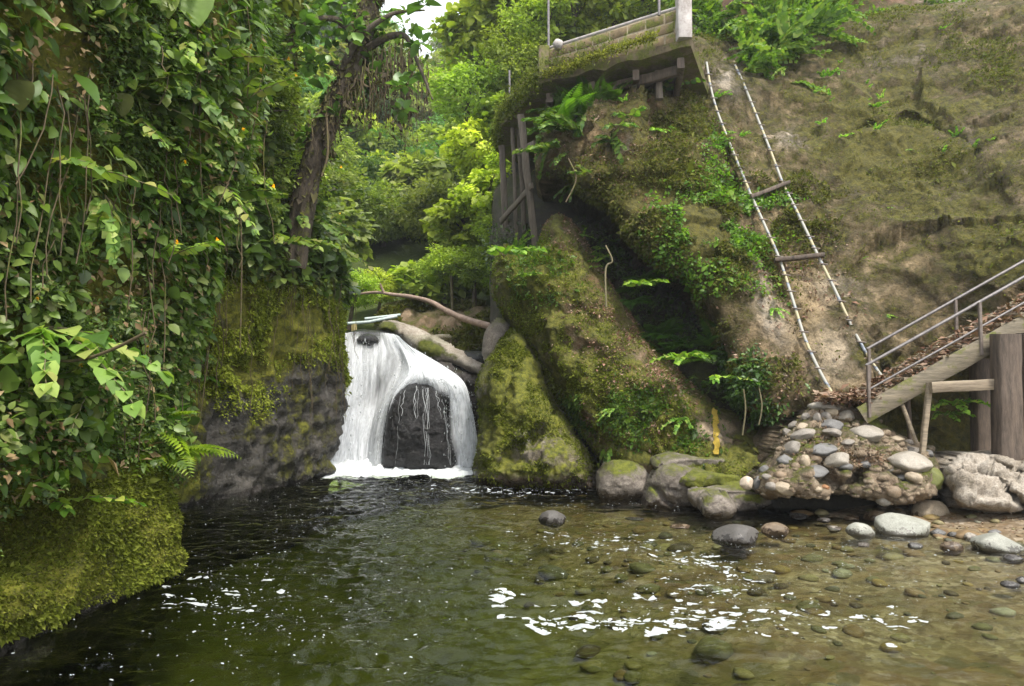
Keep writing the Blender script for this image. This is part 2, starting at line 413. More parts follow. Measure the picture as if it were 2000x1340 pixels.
M['grey'] = rock_mat('grey rock', (.30, .26, .22), (.20, .17, .14), (.12, .10, .08), moss=.36, mosscol=((.06, .07, .01), (.15, .16, .02)), up=.25, wet=.12, bump=.7, scl=1.5)
M['pale'] = rock_mat('pale rock', (.50, .45, .38), (.36, .31, .25), (.20, .165, .12), moss=.27, up=.05, wet=0, bump=1.0, scl=1.6)
M['rubble'] = rock_mat('mortar rubble', (.42, .34, .24), (.28, .21, .14), (.14, .10, .065), moss=.34, mosscol=((.06, .07, .01), (.15, .16, .02)), up=.25, wet=0, bump=1.2, scl=2.5)
M['cobble'] = rock_mat('cobble', (1.05, 1.0, .95), (.85, .82, .78), (.6, .57, .53), moss=.22, up=.15, wet=.06, bump=.25, rough=.6, objcol=True, scl=2.5, fine=.6)
M['soil'] = rock_mat('soil', (.22, .13, .07), (.13, .075, .04), (.06, .035, .02), moss=.38, up=.2, wet=0, bump=1.2)
M['wood_dark'] = plain_mat('dark wood', (.030, .022, .017), (.15, .11, .08), 5, .8, .6, (3, 3, .4))
M['wood_beam'] = plain_mat('weathered timber', (.07, .06, .04), (.27, .22, .15), 4, .8, .8, (.5, 3, 5), moss=.3)
M['plank'] = plain_mat('plank', (.12, .09, .06), (.36, .29, .2), 4, .8, .6, (.5, 3, 5))
M['post'] = plain_mat('post', (.06, .05, .038), (.20, .16, .12), 5, .85, .6, (4, 4, .5))
M['steel'] = plain_mat('steel', (.09, .08, .08), (.24, .22, .21), 20, .5, .2, metal=.5)
M['rust'] = plain_mat('rust steel', (.10, .075, .06), (.22, .18, .15), 14, .6, .3, metal=.2)
M['conc'] = plain_mat('pillar concrete', (.20, .17, .15), (.48, .44, .41), 5, .85, .5, moss=.0)
M['concm'] = plain_mat('mossy concrete', (.07, .05, .03), (.22, .17, .10), 5, .9, .8, moss=.55)
M['bark'] = plain_mat('bark', (.035, .025, .018), (.13, .10, .07), 6, .9, 1.0, (2, 2, .6), moss=.25, dist=.06)
M['log'] = plain_mat('log', (.16, .10, .075), (.42, .31, .24), 6, .75, .5, (1, 1, 1))
M['vine'] = plain_mat('vine', (.05, .035, .02), (.16, .12, .06), 12, .9, .3, moss=.3)
M['stem'] = plain_mat('stem', (.07, .06, .025), (.20, .17, .09), 14, .8, .2)

# ------------------------------------------------------------------ the setting: riverbed, water, cliffs, hill
def bed_height(X, Y):
    # the shallow shelf on the right, the gravel shore behind it, the deep pool left and centre
    s = X*0.80+Y*0.60                                             # grows to the right and away
    sh = np.clip((X+.4*Y-1.6)/3.4, 0, 1)
    z = -1.25+sh*.95
    sd = (X-5.35)*.78+(Y-9.5)*.38
    z = np.where(sd > -3.2, np.maximum(z, -.02+sd*np.where(sd > 0, .16, .105)), z)
    z = z+.10*fbm(np.stack([X, Y, X*0], -1), .9, 4, 3)*np.where(sd > 0, .6, 1)
    return z
def grid(x0, x1, y0, y1, nx, ny):
    gx, gy = np.meshgrid(np.linspace(x0, x1, nx), np.linspace(y0, y1, ny))
    I = np.arange(nx*ny).reshape(ny, nx)
    return gx.ravel(), gy.ravel(), np.stack([I[:-1, :-1], I[:-1, 1:], I[1:, 1:], I[1:, :-1]], -1).reshape(-1, 4)
gx, gy, fq = grid(-9, 14, -4, 18, 360, 340)
bz = bed_height(gx, gy)
m, nt_, out = newmat('riverbed')
geo = nt_.nodes.new('ShaderNodeNewGeometry'); pos = geo.outputs['Position']
vo = nt_.nodes.new('ShaderNodeTexVoronoi'); vo.inputs['Scale'].default_value = 5; nt_.links.new(pos, vo.inputs['Vector'])
vo2 = nt_.nodes.new('ShaderNodeTexVoronoi'); vo2.inputs['Scale'].default_value = 17; nt_.links.new(pos, vo2.inputs['Vector'])
peb = ramp(nt_, vo.outputs['Color'], [(0, (.06, .038, .018)), (.35, (.15, .09, .04)), (.6, (.09, .075, .03)), (.85, (.20, .13, .055)), (1, (.26, .21, .13))])
peb2 = ramp(nt_, vo2.outputs['Color'], [(0, (.08, .055, .03)), (.5, (.2, .15, .09)), (1, (.38, .31, .23))])
peb = mix(nt_, ramp(nt_, noise(nt_, pos, 1.2), [(.4, 0), (.6, 1)]), peb, peb2)
silt = ramp(nt_, noise(nt_, pos, 1.0, 7, .65), [(.3, (.085, .09, .03)), (.5, (.15, .15, .05)), (.7, (.21, .19, .08))])
sx = nt_.nodes.new('ShaderNodeSeparateXYZ'); nt_.links.new(pos, sx.inputs[0])
col = mix(nt_, ramp(nt_, math_(nt_, 'ADD', sx.outputs['Z'], 1.0), [(.15, 0), (.62, 1)]), silt, peb)
b = N_(nt_, 'ShaderNodeBsdfPrincipled', Roughness=.8); nt_.links.new(col, b.inputs['Base Color'])
bp = N_(nt_, 'ShaderNodeBump', Strength=.8, Distance=.04); nt_.links.new(vo.outputs['Distance'], bp.inputs['Height']); nt_.links.new(bp.outputs[0], b.inputs['Normal'])
nt_.links.new(b.outputs[0], out.inputs[0]); M['bed'] = m
tag(build('riverbed', [(np.stack([gx, gy, bz], 1), fq)], M['bed']), 'gravel shore and stony green bed of the river pool', 'riverbed', kind='structure')

# water: a real rippled surface over an absorbing body
m, nt_, out = newmat('river water')
geo = nt_.nodes.new('ShaderNodeNewGeometry'); pos = geo.outputs['Position']
mp = nt_.nodes.new('ShaderNodeMapping'); mp.inputs['Scale'].default_value = (1, 1.6, 1); nt_.links.new(pos, mp.inputs[0])
hh = math_(nt_, 'ADD', math_(nt_, 'MULTIPLY', noise(nt_, mp.outputs[0], 9, 4, .55, .6), .6), math_(nt_, 'MULTIPLY', noise(nt_, mp.outputs[0], 30, 3, .5), .12))
bp = N_(nt_, 'ShaderNodeBump', Strength=.7, Distance=.035); nt_.links.new(hh, bp.inputs['Height'])
fr = N_(nt_, 'ShaderNodeFresnel', IOR=1.333); nt_.links.new(bp.outputs[0], fr.inputs['Normal'])
gl = N_(nt_, 'ShaderNodeBsdfGlossy', Roughness=.04); nt_.links.new(bp.outputs[0], gl.inputs['Normal'])
rf = N_(nt_, 'ShaderNodeBsdfTransparent'); rf.inputs[0].default_value = (.93, .97, .9, 1)
mx = nt_.nodes.new('ShaderNodeMixShader'); nt_.links.new(fr.outputs[0], mx.inputs[0]); nt_.links.new(rf.outputs[0], mx.inputs[1]); nt_.links.new(gl.outputs[0], mx.inputs[2])
nt_.links.new(mx.outputs[0], out.inputs[0])
va = N_(nt_, 'ShaderNodeVolumeAbsorption', Density=.75); va.inputs[0].default_value = (.52, .57, .22, 1)
nt_.links.new(va.outputs[0], out.inputs['Volume']); M['water'] = m
gx, gy, fq = grid(-8.5, 13.5, -3.5, 17.5, 620, 800)
def ripple(gx, gy):
    q = np.stack([gx, gy*1.45, gx*0], 1)
    near_fall = np.exp(-((gy-16)/3.0)**2)
    calm = np.clip((gx+.2*gy-1)/4, 0, 1)
    mid = np.exp(-((gx+.06*gy)/2.2)**2); wv = np.sin(2*np.pi*gy/.42+5.5*fbm(q, .9, 3, 81)+.8*np.sin(gx*1.1))*np.clip(.35+1.3*fbm(q, .8, 3, 84), 0, 1.2)
    wv = wv+.6*np.sin(2*np.pi*gy/.23+7*fbm(q, 1.3, 3, 86))*np.clip(.2+1.3*fbm(q, 1.1, 3, 88), 0, 1)
    return wv*.017*(.35+.8*mid)+fbm(q, 1.5, 4, 60, rough=.62)*.060*(1-.45*calm)+fbm(q+3, 4.5, 3, 64, True)*.030*(1-.4*calm)+fbm(q+9, 9, 2, 67)*.010+near_fall*.05*fbm(q, 3.0, 4, 70, True)
I0 = np.stack([gx, gy, ripple(gx, gy)], 1); nx, ny = 620, 800
bx = np.array([[-8.5, -3.5, -2.2], [13.5, -3.5, -2.2], [13.5, 17.5, -2.2], [-8.5, 17.5, -2.2]])
n0 = len(I0); ed = [list(range(nx)), [nx*(i+1)-1 for i in range(ny)], [nx*ny-1-i for i in range(nx)], [nx*(ny-1-i) for i in range(ny)]]
Vw = [I0]; Fw = [fq]; base = n0
tri = []
for k, e in enumerate(ed):
    low = I0[e].copy(); low[:, 2] = -2.2; Vw.append(low); ids = np.arange(base, base+len(e)); base += len(e)
    e = np.array(e); Fw.append(np.stack([e[:-1], ids[:-1], ids[1:], e[1:]], 1))
Vw = np.concatenate(Vw); Fw = np.concatenate(Fw)
ws = build('river', [(Vw, Fw), (bx, np.array([[0, 3, 2, 1]]))], M['water'])
bmw = bmesh.new(); bmw.from_mesh(ws.data); bmesh.ops.remove_doubles(bmw, verts=bmw.verts, dist=1e-5); bmw.to_mesh(ws.data); bmw.free()
tag(ws, 'clear green rippling river pool below the waterfall', 'river', kind='structure')

# left cliff: X = f(Y, z) measured off the bank
LW = np.array([  # Y, z, X
 (0,0,-4.2),(0,1,-4.2),(0,3,-4.4),(0,6,-4.3),(3,0,-3.95),(3,1,-3.8),(3,3,-4.0),(3,6,-3.6),(4.9,-.6,-4.0),(4.9,0,-3.72),(4.9,.5,-3.62),(4.9,1.1,-3.7),(4.9,3,-3.9),(4.9,5.5,-3.3),
 (6.2,-.6,-3.9),(6.2,0,-3.6),(6.2,.5,-3.52),(6.2,1.1,-3.6),(6.2,2.5,-3.6),(6.2,4.5,-3.2),(6.2,7,-3.0),(7.3,-.6,-3.8),(7.3,0,-3.62),(7.3,.6,-3.58),(7.3,1.2,-3.7),(7.3,3,-3.5),(7.3,5,-3.05),(7.3,8,-2.9),
 (3,-1.6,-4.3),(4.9,-1.6,-4.4),(6.2,-1.6,-4.3),(7.3,-1.6,-4.2),(8.6,-1.6,-5.2),(10.6,-1.6,-5.6),(12.7,-1.6,-5.0),(14,-1.6,-4.5),(8.0,0,-4.6),(8.0,1.2,-4.5),(8.2,3,-4.2),(8.2,5,-3.6),(8.2,8,-3.3),(9.3,0,-5.6),(9.3,2,-5.5),(9.3,5,-4.9),(9.3,8,-4.6),(10.6,-.6,-5.4),(10.6,0,-5.15),(10.6,2,-5.3),(10.6,4,-4.8),(10.6,7,-4.5),
 (11.4,-.6,-5.0),(11.4,0,-4.8),(11.4,1.6,-4.9),(11.4,3.5,-4.5),(11.4,7,-4.6),(12.7,-.6,-4.7),(12.7,0,-4.45),(12.7,2,-4.25),(12.7,4,-4.1),(12.7,7,-4.9),
 (14.0,-.6,-4.1),(14.0,0,-3.84),(14.0,1.5,-3.7),(14.0,3.5,-3.6),(14,5,-4.1),(14.0,8,-5.6),(15.2,0,-4.5),(15.2,2,-4.1),(15.2,4,-4.1),(15.2,8,-6.0),(17,0,-4.8),(17,3,-4.8),(17,8,-6.6),(19,3,-5.4),(19,8,-6.4)], float)
def lw_x(Y, z):
    """smooth left bank position: thin plate spline in (Y, z)"""
    return _lw(Y, z)
_X = LW[:, :2]; _n = len(LW)
def _phi(d): return np.where(d > 1e-9, d*d*np.log(np.maximum(d, 1e-9)), 0)
_A = np.zeros((_n+3, _n+3)); _A[:_n, :_n] = _phi(np.linalg.norm(_X[:, None]-_X[None], axis=2))+np.eye(_n)*.01; _A[:_n, _n] = 1; _A[:_n, _n+1:] = _X; _A[_n, :_n] = 1; _A[_n+1:, :_n] = _X.T
_b = np.zeros(_n+3); _b[:_n] = LW[:, 2]; _w = np.linalg.solve(_A, _b)
def _lw(Y, z):
    q = np.stack([Y, z], 1); r = np.zeros(len(q))
    for i in range(0, len(q), 20000):
        s = slice(i, i+20000); r[s] = _phi(np.linalg.norm(q[s][:, None]-_X[None], axis=2))@_w[:_n]+_w[_n]+q[s]@_w[_n+1:]
    return r
ny_, nz_ = 400, 220
gY, gZ, fq = grid(-.5, 18.5, -1.6, 8.2, ny_, nz_)
gX = _lw(gY, gZ)
V = np.stack([gX, gY, gZ], 1); N = vnormals(V, fq)
if N[:, 0].mean() < 0: fq = fq[:, ::-1]; N = -N
lumpy = fbm(V, .9, 4, 5)*.20+(fbm(V, 2.2, 4, 9, True)-.3)*.12+fbm(V, 6, 4, 12, rough=.6)*.08
holes = np.clip(fbm(V, 1.1, 2, 21)-.33, 0, 1)*-1.6*(V[:, 2] < 1.3)      # hollows in the lower lump
V = V+N*(lumpy+holes*(V[:, 1] < 7.6)+(V[:, 1] > 10)*np.clip((3-V[:, 2]), 0, 1)*(fbm(V*np.array([1, 1, .5]), 1.6, 4, 44, True)*.22+.07*fbm(V, 6, 3, 46, True)))[:, None]
LV, LN = V.copy(), N
pxl, pyl = proj(V)
rear = (V[:, 1] > 10.2)
barez = np.clip((2.5+.9*fbm(V, .6, 3, 47)-V[:, 2])/.6, 0, 1)*np.clip((V[:, 1]-10.6)/.8, 0, 1)
top = V[-ny_:].copy(); Fs = [fq]; Vs = [V]; base = len(V); prev = np.arange(len(V)-ny_, len(V))
for j, (dx, dz) in enumerate([(-1.5, .5), (-4, .8), (-9, 1.0)]):
    W = V[-ny_:].copy(); W[:, 0] += dx; W[:, 2] += dz; ids = base+np.arange(ny_); base += ny_
    f4 = np.stack([prev[:-1], prev[1:], ids[1:], ids[:-1]], 1); Fs.append(f4 if (fq[0] == np.array([0, 1, ny_+1, ny_])).all() else f4[:, ::-1]); Vs.append(W); prev = ids
VV = np.concatenate(Vs); FF = np.concatenate(Fs); z_ = np.zeros(len(VV)-len(V))
M['leftwall'] = rock_mat('left wall', (.14, .125, .11), (.065, .058, .048), (.022, .02, .017), moss=.74, mosscol=((.05, .055, .008), (.19, .185, .018)), up=.08, mscale=2.5, wet=.13, bump=1.0, rough=.55)
tag(build('cliff', [(VV, FF)], M['leftwall'], attrs={'gloss': np.concatenate([barez, z_]), 'moss': np.concatenate([-1.1*barez+.45*barez*(fbm(V, .8, 3, 48) > .15), z_]), 'pale': np.zeros(len(VV)), 'brown': np.zeros(len(VV)), 'dark': np.zeros(len(VV))}),
    'moss covered river cliff rising on the left', 'cliff', kind='structure')
ROCKS['left'] = (LV, fq, LN)

# ---- right hand cliff masses
yC = tps([(1050,300,14.3),(1285,190,14.3),(1200,400,13.0),(1330,540,12.3),(1400,650,12),(1530,840,11.1),(1380,140,16),(1500,370,14),(1560,505,12.6),(1680,760,10.9),(1650,20,18),(1900,10,17),
          (2000,300,12.5),(2000,600,10.9),(1800,400,13),(1900,850,12.4),(1850,760,12.2),(1700,850,11.0),(2300,0,14),(2300,600,9.5),(1700,200,15.5)])
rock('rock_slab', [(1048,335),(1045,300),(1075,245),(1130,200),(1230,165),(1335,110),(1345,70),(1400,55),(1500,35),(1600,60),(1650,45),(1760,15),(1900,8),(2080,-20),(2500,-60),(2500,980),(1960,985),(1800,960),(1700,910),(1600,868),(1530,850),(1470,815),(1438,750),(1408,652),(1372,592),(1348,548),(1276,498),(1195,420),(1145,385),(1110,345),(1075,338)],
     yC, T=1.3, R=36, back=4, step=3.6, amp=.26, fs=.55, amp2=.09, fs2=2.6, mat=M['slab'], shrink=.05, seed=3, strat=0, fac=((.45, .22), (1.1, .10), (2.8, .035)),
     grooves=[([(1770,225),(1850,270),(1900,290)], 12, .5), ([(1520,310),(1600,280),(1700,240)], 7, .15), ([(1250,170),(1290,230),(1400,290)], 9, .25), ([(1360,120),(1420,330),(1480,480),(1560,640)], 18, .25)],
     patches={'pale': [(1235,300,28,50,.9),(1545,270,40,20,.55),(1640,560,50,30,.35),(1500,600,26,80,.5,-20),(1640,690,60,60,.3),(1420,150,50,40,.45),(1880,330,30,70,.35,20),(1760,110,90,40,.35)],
              'dark': [(1700,380,60,20,.35,20),(1800,430,80,25,.3,10),(1900,360,60,30,.3),(1650,470,50,25,.3),(1850,160,90,20,.3,15),(1960,260,40,80,.25),(1600,380,40,30,.3),(1750,560,60,25,.3)], 'moss': [(1350,400,60,220,.9,-25),(1250,380,140,70,.5),(1780,280,110,40,.8,25),(1720,330,120,60,.6,20),(1800,200,200,50,.3),(1200,380,80,60,.6),(1700,90,120,40,.3),(1950,480,80,60,.6),(1860,810,110,70,2.2),(1640,560,120,60,-.1),(1480,620,30,120,-.5,-25),(1560,600,50,160,-.7,-25)],  # strong moss patch under the staircase: real moss plus painted shade
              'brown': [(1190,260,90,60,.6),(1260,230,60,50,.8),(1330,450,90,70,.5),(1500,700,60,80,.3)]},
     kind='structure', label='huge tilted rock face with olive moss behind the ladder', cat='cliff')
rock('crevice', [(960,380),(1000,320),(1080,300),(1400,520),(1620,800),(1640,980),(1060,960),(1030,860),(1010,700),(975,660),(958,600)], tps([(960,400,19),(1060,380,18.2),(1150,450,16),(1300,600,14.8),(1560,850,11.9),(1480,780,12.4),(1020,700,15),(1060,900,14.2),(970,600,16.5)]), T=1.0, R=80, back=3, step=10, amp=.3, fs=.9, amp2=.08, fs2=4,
     mat=M['dark'], seed=8, kind='structure', label='shade-darkened rock deep in the crevice', cat='cliff')  # near-black colour paints the shade of the crevice void
yB = tps([(1090,430,14.0),(980,520,13.9),(970,600,13.8),(1100,560,13.2),(1200,520,13.6),(1200,700,12.4),(1330,640,12.9),(1400,780,12.0),(1530,870,11.3),(1180,880,12.1),(1300,930,11.5),(1450,950,10.7),(1050,700,13.3)])
rock('leaning_boulder', [(972,600),(958,560),(963,505),(985,478),(1020,490),(1052,475),(1060,440),(1088,417),(1132,445),(1165,505),(1208,575),(1250,645),(1303,700),(1350,742),(1392,785),(1430,803),(1475,830),(1525,852),(1532,890),(1490,950),(1400,985),(1290,975),(1200,925),(1165,885),(1115,820),(1060,745),(1010,660),(985,625)],
     yB, T=1.5, R=65, back=2.2, step=3.5, amp=.24, fs=1.1, amp2=.08, fs2=4, mat=M['rock_b'], seed=15, shrink=.3, fac=((.8, .14), (2.0, .06), (5, .02)),
     grooves=[([(1040,690),(1110,800),(1180,860),(1270,890),(1285,915)], 10, .35), ([(1445,860),(1500,920)], 5, .2), ([(1000,560),(1040,640),(1100,740)], 16, .25), ([(1060,470),(1110,500),(1150,560)], 12, .2)],
     patches={'pale': [(1225,715,26,28,.9),(1330,770,14,20,.7),(1300,760,20,15,.5),(1395,850,40,30,.25)],
              'brown': [(1180,600,60,80,.7),(1090,440,50,60,.6),(1240,690,60,50,.5),(1150,540,70,50,.6),(1300,730,60,50,.5)],
              'moss': [(1030,600,50,100,1.0),(1050,540,60,60,.6),(1120,760,60,60,.8),(1250,790,120,40,.6,30),(1300,880,120,30,.7,10),(1420,910,60,30,.9),(1400,840,40,40,-.9)]},
     label='big mossy boulder leaning diagonally, yellow paint stripe near its foot', cat='boulder')
yA = tps([(1000,650,13.6),(940,800,12.9),(928,900,12.6),(1100,900,12.0),(1170,950,12.1),(1050,760,12.9),(1000,940,12.1)])
rock('mossy_boulder', [(922,930),(924,890),(930,850),(940,800),(930,768),(940,720),(965,675),(998,638),(1025,640),(1055,700),(1085,780),(1130,850),(1168,915),(1174,965),(1120,972),(1050,965),(980,962),(930,948)],
     yA, T=1.3, R=60, back=1.8, step=3.2, amp=.22, fs=1.4, amp2=.06, fs2=5, mat=M['rock_a'], seed=22, fac=((1.0, .14), (2.6, .05), (6, .02)),
     grooves=[([(985,905),(1010,870),(1060,840),(1090,800)], 9, .35), ([(940,850),(985,800),(1000,740)], 10, .25), ([(1060,950),(1050,900),(1080,850)], 6, .15)],
     patches={'moss': [(980,760,40,120,.9,15),(1040,780,40,60,.8),(1000,690,30,50,.6),(1040,930,80,20,.6),(970,920,30,20,.6)], 'pale': [(950,730,10,60,.9,20),(1025,840,16,60,.9),(960,860,20,50,.6),(1060,820,10,40,.5),(940,860,12,40,.4),(1075,880,20,40,.4)]},
     label='rounded green mossy boulder standing in the water just right of the waterfall', cat='boulder')
def small_rock(name, outl, Y, label, mat='grey', T=.35, R=28, back=.6, amp=.05, seed=0, step=3, fs=2.2, **kw):
    return rock(name, outl, Y, T=T, R=R, back=back, step=step, amp=amp, fs=fs, amp2=.018, fs2=9, fac=((2.2, .07), (5, .03)), mat=M[mat], seed=seed, label=label, key='%s%d' % (name, seed), **kw)
small_rock('boulder', [(1165,960),(1170,925),(1190,902),(1215,898),(1250,908),(1275,940),(1278,975),(1230,990),(1180,985)], 11.35, 'smooth grey boulder sitting in the river in front of the leaning mossy boulder', T=.5, R=45, seed=31,
     patches={'moss': [(1220,915,30,10,.5)]}, cat='boulder')
small_rock('boulder', [(1255,995),(1262,960),(1285,915),(1310,905),(1350,915),(1385,960),(1390,995),(1320,1004)], 10.7, 'grey sloping boulder with a diagonal crack beside the layered mossy ledges', T=.4, R=35, seed=32, grooves=[([(1275,950),(1310,985)], 5, .15)], cat='boulder')
small_rock('ledge', [(1278,912),(1290,900),(1340,893),(1400,892),(1428,900),(1430,915),(1380,922),(1300,925)], 11.0, 'topmost flat mossy ledge under the yellow paint stripe', amp=.02, T=.12, R=7, seed=33, back=.9, patches={'moss': [(1360,915,80,12,1)]}, cat='rock ledge')
small_rock('ledge', [(1325,945),(1335,930),(1380,925),(1440,928),(1450,945),(1440,955),(1370,957)], 10.6, 'middle ledge with a bright green mossy front', amp=.02, T=.12, R=7, seed=34, back=.9, patches={'moss': [(1390,948,80,14,2)]}, cat='rock ledge')
small_rock('ledge', [(1345,972),(1350,958),(1400,953),(1470,955),(1500,965),(1500,990),(1440,998),(1365,995)], 10.3, 'lowest broad ledge at the waterline beside the stone pile', amp=.03, T=.15, R=9, seed=35, back=.9, patches={'moss': [(1470,975,40,10,1)]}, cat='rock ledge')
small_rock('boulder', [(1368,1010),(1370,980),(1395,964),(1425,970),(1438,990),(1432,1012),(1400,1020)], 9.75, 'small wet grey boulder with water trickling off it below the lowest ledge', T=.25, R=22, seed=36, cat='boulder')
# the right boulder
yR = tps([(1850,930,9.45),(1900,890,9.6),(2000,890,9.5),(1880,980,9.2),(2000,990,9.0),(2080,940,9.1)])
rock('boulder', [(1846,940),(1852,905),(1872,888),(1905,884),(1960,885),(2000,895),(2060,890),(2110,920),(2110,1000),(2010,1000),(1950,1000),(1880,992),(1862,975),(1856,955)], yR, T=.5, R=30, back=.9, step=3, amp=.16, fs=1.6, amp2=.04, fs2=6,
     mat=M['pale'], seed=41, fac=((1.8, .14), (4, .05)), grooves=[([(1855,930),(1910,925),(1960,950),(2010,990)], 7, .25), ([(1930,900),(1990,920)], 6, .15)], label='big pale angular boulder on the gravel shore at the right edge', cat='boulder')

# ---- behind and beside the fall
rock('fall_backdrop', [(655,700),(664,655),(690,646),(730,645),(765,650),(790,668),(830,690),(870,705),(900,690),(950,690),(965,760),(965,930),(620,930),(640,800)],
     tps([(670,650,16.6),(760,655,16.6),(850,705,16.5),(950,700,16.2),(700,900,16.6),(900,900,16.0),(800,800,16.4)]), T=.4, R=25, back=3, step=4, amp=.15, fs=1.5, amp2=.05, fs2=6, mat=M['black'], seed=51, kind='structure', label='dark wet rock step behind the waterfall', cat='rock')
rock('crest_rock', [(733,650),(740,632),(758,627),(790,632),(830,648),(880,672),(925,700),(945,712),(944,735),(915,728),(880,712),(850,705),(810,690),(780,668),(760,652)],
     tps([(740,640,17.0),(800,650,16.7),(880,690,16.2),(940,720,15.8)]), T=.6, R=22, back=1.5, step=3, amp=.1, fs=1.3, amp2=.04, fs2=6, mat=M['pale'], seed=52, fac=((1.2, .1), (3, .04)),
     patches={'moss': [(757,640,22,12,2.0),(835,682,26,18,1.6,25),(870,690,40,10,.8,25)], 'pale': [(900,705,40,12,.4,25)], 'dark': [(830,695,30,12,.5,25)]}, label='long pale sloping rock to the right of the waterfall crest', cat='rock')
rock('rock_slope', [(835,712),(870,706),(905,725),(945,735),(950,800),(950,870),(925,860),(905,820),(885,770),(860,735)], 15.9, T=.5, R=20, back=1.2, step=3, amp=.22, fs=3, amp2=.06, fs2=9, mat=M['wetrock'], seed=53, label='dark wet stony slope between the waterfall and the mossy boulder', cat='rock')
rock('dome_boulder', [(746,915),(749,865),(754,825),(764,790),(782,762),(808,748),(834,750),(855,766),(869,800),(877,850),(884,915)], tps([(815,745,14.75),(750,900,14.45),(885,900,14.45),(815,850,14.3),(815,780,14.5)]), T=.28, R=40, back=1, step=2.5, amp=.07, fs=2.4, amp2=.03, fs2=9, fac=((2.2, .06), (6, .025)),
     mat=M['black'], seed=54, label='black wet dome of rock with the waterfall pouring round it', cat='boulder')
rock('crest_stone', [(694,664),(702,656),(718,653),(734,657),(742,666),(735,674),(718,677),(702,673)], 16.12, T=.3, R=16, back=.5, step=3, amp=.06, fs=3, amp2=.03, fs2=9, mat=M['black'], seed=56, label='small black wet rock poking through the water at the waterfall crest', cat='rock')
rock('boulder', [(940,690),(945,655),(955,635),(975,620),(1000,640),(1000,700),(960,720)], 14.6, T=.4, R=25, back=1, step=4, amp=.08, fs=1.8, mat=M['grey'], seed=55, label='grey rounded boulder wedged behind the top of the green mossy boulder', cat='boulder', key='wedge')
# rubble mound under the stair foot
yM = tps([(1490,930,9.75),(1600,960,9.3),(1740,970,9.3),(1820,940,9.5),(1560,850,10.1),(1620,785,10.6),(1720,830,10.3),(1800,890,10.1),(1760,920,9.6)])
rock('rubble_mound', [(1470,960),(1478,925),(1510,890),(1530,850),(1560,812),(1590,790),(1640,782),(1690,800),(1735,835),(1790,868),(1835,895),(1835,940),(1815,975),(1740,985),(1700,975),(1640,965),(1600,972),(1540,970),(1500,972)],
     yM, T=.6, R=30, back=1.6, step=3, amp=.13, fs=2.2, amp2=.035, fs2=9, mat=M['rubble'], seed=61, fac=((3, .08), (8, .03)), shrink=.2, grooves=[([(1600,930),(1640,950),(1680,935)], 14, .5), ([(1690,925),(1760,930)], 6, .15)],
     patches={'moss': [(1720,825,25,12,1.0),(1620,880,30,10,.4)]}, label='mound of mortar and cobbles supporting the foot of the staircase', cat='stone mound')
rock('hollow_shade_rock', [(1480,955),(1600,950),(1760,950),(1790,1000),(1700,1020),(1500,1015)], 10.6, T=.2, R=20, back=1, step=6, amp=.1, mat=M['dark'], seed=62, kind='structure', label='dark coloured rock painting the shade of the hollow under the mound', cat='rock')  # dark-coloured rock put in for the shade beneath the mound

# ---- hill behind
def hill(X, Y):
    yy = np.maximum(Y-20, 0)
    z = 2.7+yy*.46+np.clip(yy-25, 0, 99)*.12
    z = z+np.clip(X+1.2-(Y-17)*.02, 0, 40)*.85*np.clip((Y-16)/6, 0, 1)
    z = z+np.clip(-5.0-(Y-17)*.12-X, 0, 60)*.75*np.clip((Y-14)/5, 0, 1)
    z = z+fbm(np.stack([X, Y, X*0], -1), .08, 4, 77)*np.clip(yy/8, 0, 2.2)
    return z
gx, gy, fq = grid(-70, 80, 17.4, 140, 260, 220)
gz = hill(gx, gy)
M['hill'] = rock_mat('hill ground', (.14, .10, .05), (.08, .07, .03), (.04, .04, .015), moss=.75, mosscol=((.03, .045, .008), (.08, .11, .02)), up=.2, wet=0, bump=1)
tag(build('hillside', [(np.stack([gx, gy, gz], 1), fq)], M['hill']), 'wooded hillside above the waterfall', 'hill', kind='structure')
# soil bank above the slab
rock('soil_bank', [(1310,130),(1310,40),(1360,-80),(1500,-160),(2600,-260),(2600,60),(1900,40),(1650,70),(1500,90)], tps([(1330,100,17.5),(1500,60,18.2),(1700,30,19),(2000,30,18.5),(1400,-100,20),(2000,-200,22),(2600,0,15)]), T=.5, R=40, back=3, step=9, amp=.35, fs=.7, amp2=.1, fs2=3,
     mat=M['soil'], seed=71, kind='structure', label='brown soil bank above the rock face', cat='bank', patches={'pale': [(1950,20,90,40,.9),(1850,0,60,20,.4)], 'moss': [(1700,40,200,30,.6)]})
# upstream rubble bank
rock('rubble_bank', [(735,640),(745,600),(800,585),(850,585),(960,600),(1000,650),(980,760),(900,740),(850,690),(780,660)], tps([(750,620,21),(850,600,21.5),(950,620,19.5),(950,700,18),(850,680,19)]), T=.6, R=30, back=3, step=4, amp=.3, fs=1.2, amp2=.12, fs2=4,
     mat=M['rubble'], seed=72, kind='structure', label='brown rubble bank above the waterfall', cat='bank', patches={'brown': [(850,640,120,60,.6)], 'pale': [(690,610,60,30,.5)]})
gx, gy, fq = grid(-7, -1.5, 16.4, 23, 60, 60)
up = build('stream', [(np.stack([gx, gy, 3.06+.02*fbm(np.stack([gx, gy, gx*0], 1), 3, 3, 5)], 1), fq)], M['water']); tag(up, 'stream running to the crest of the waterfall', 'stream', kind='structure')

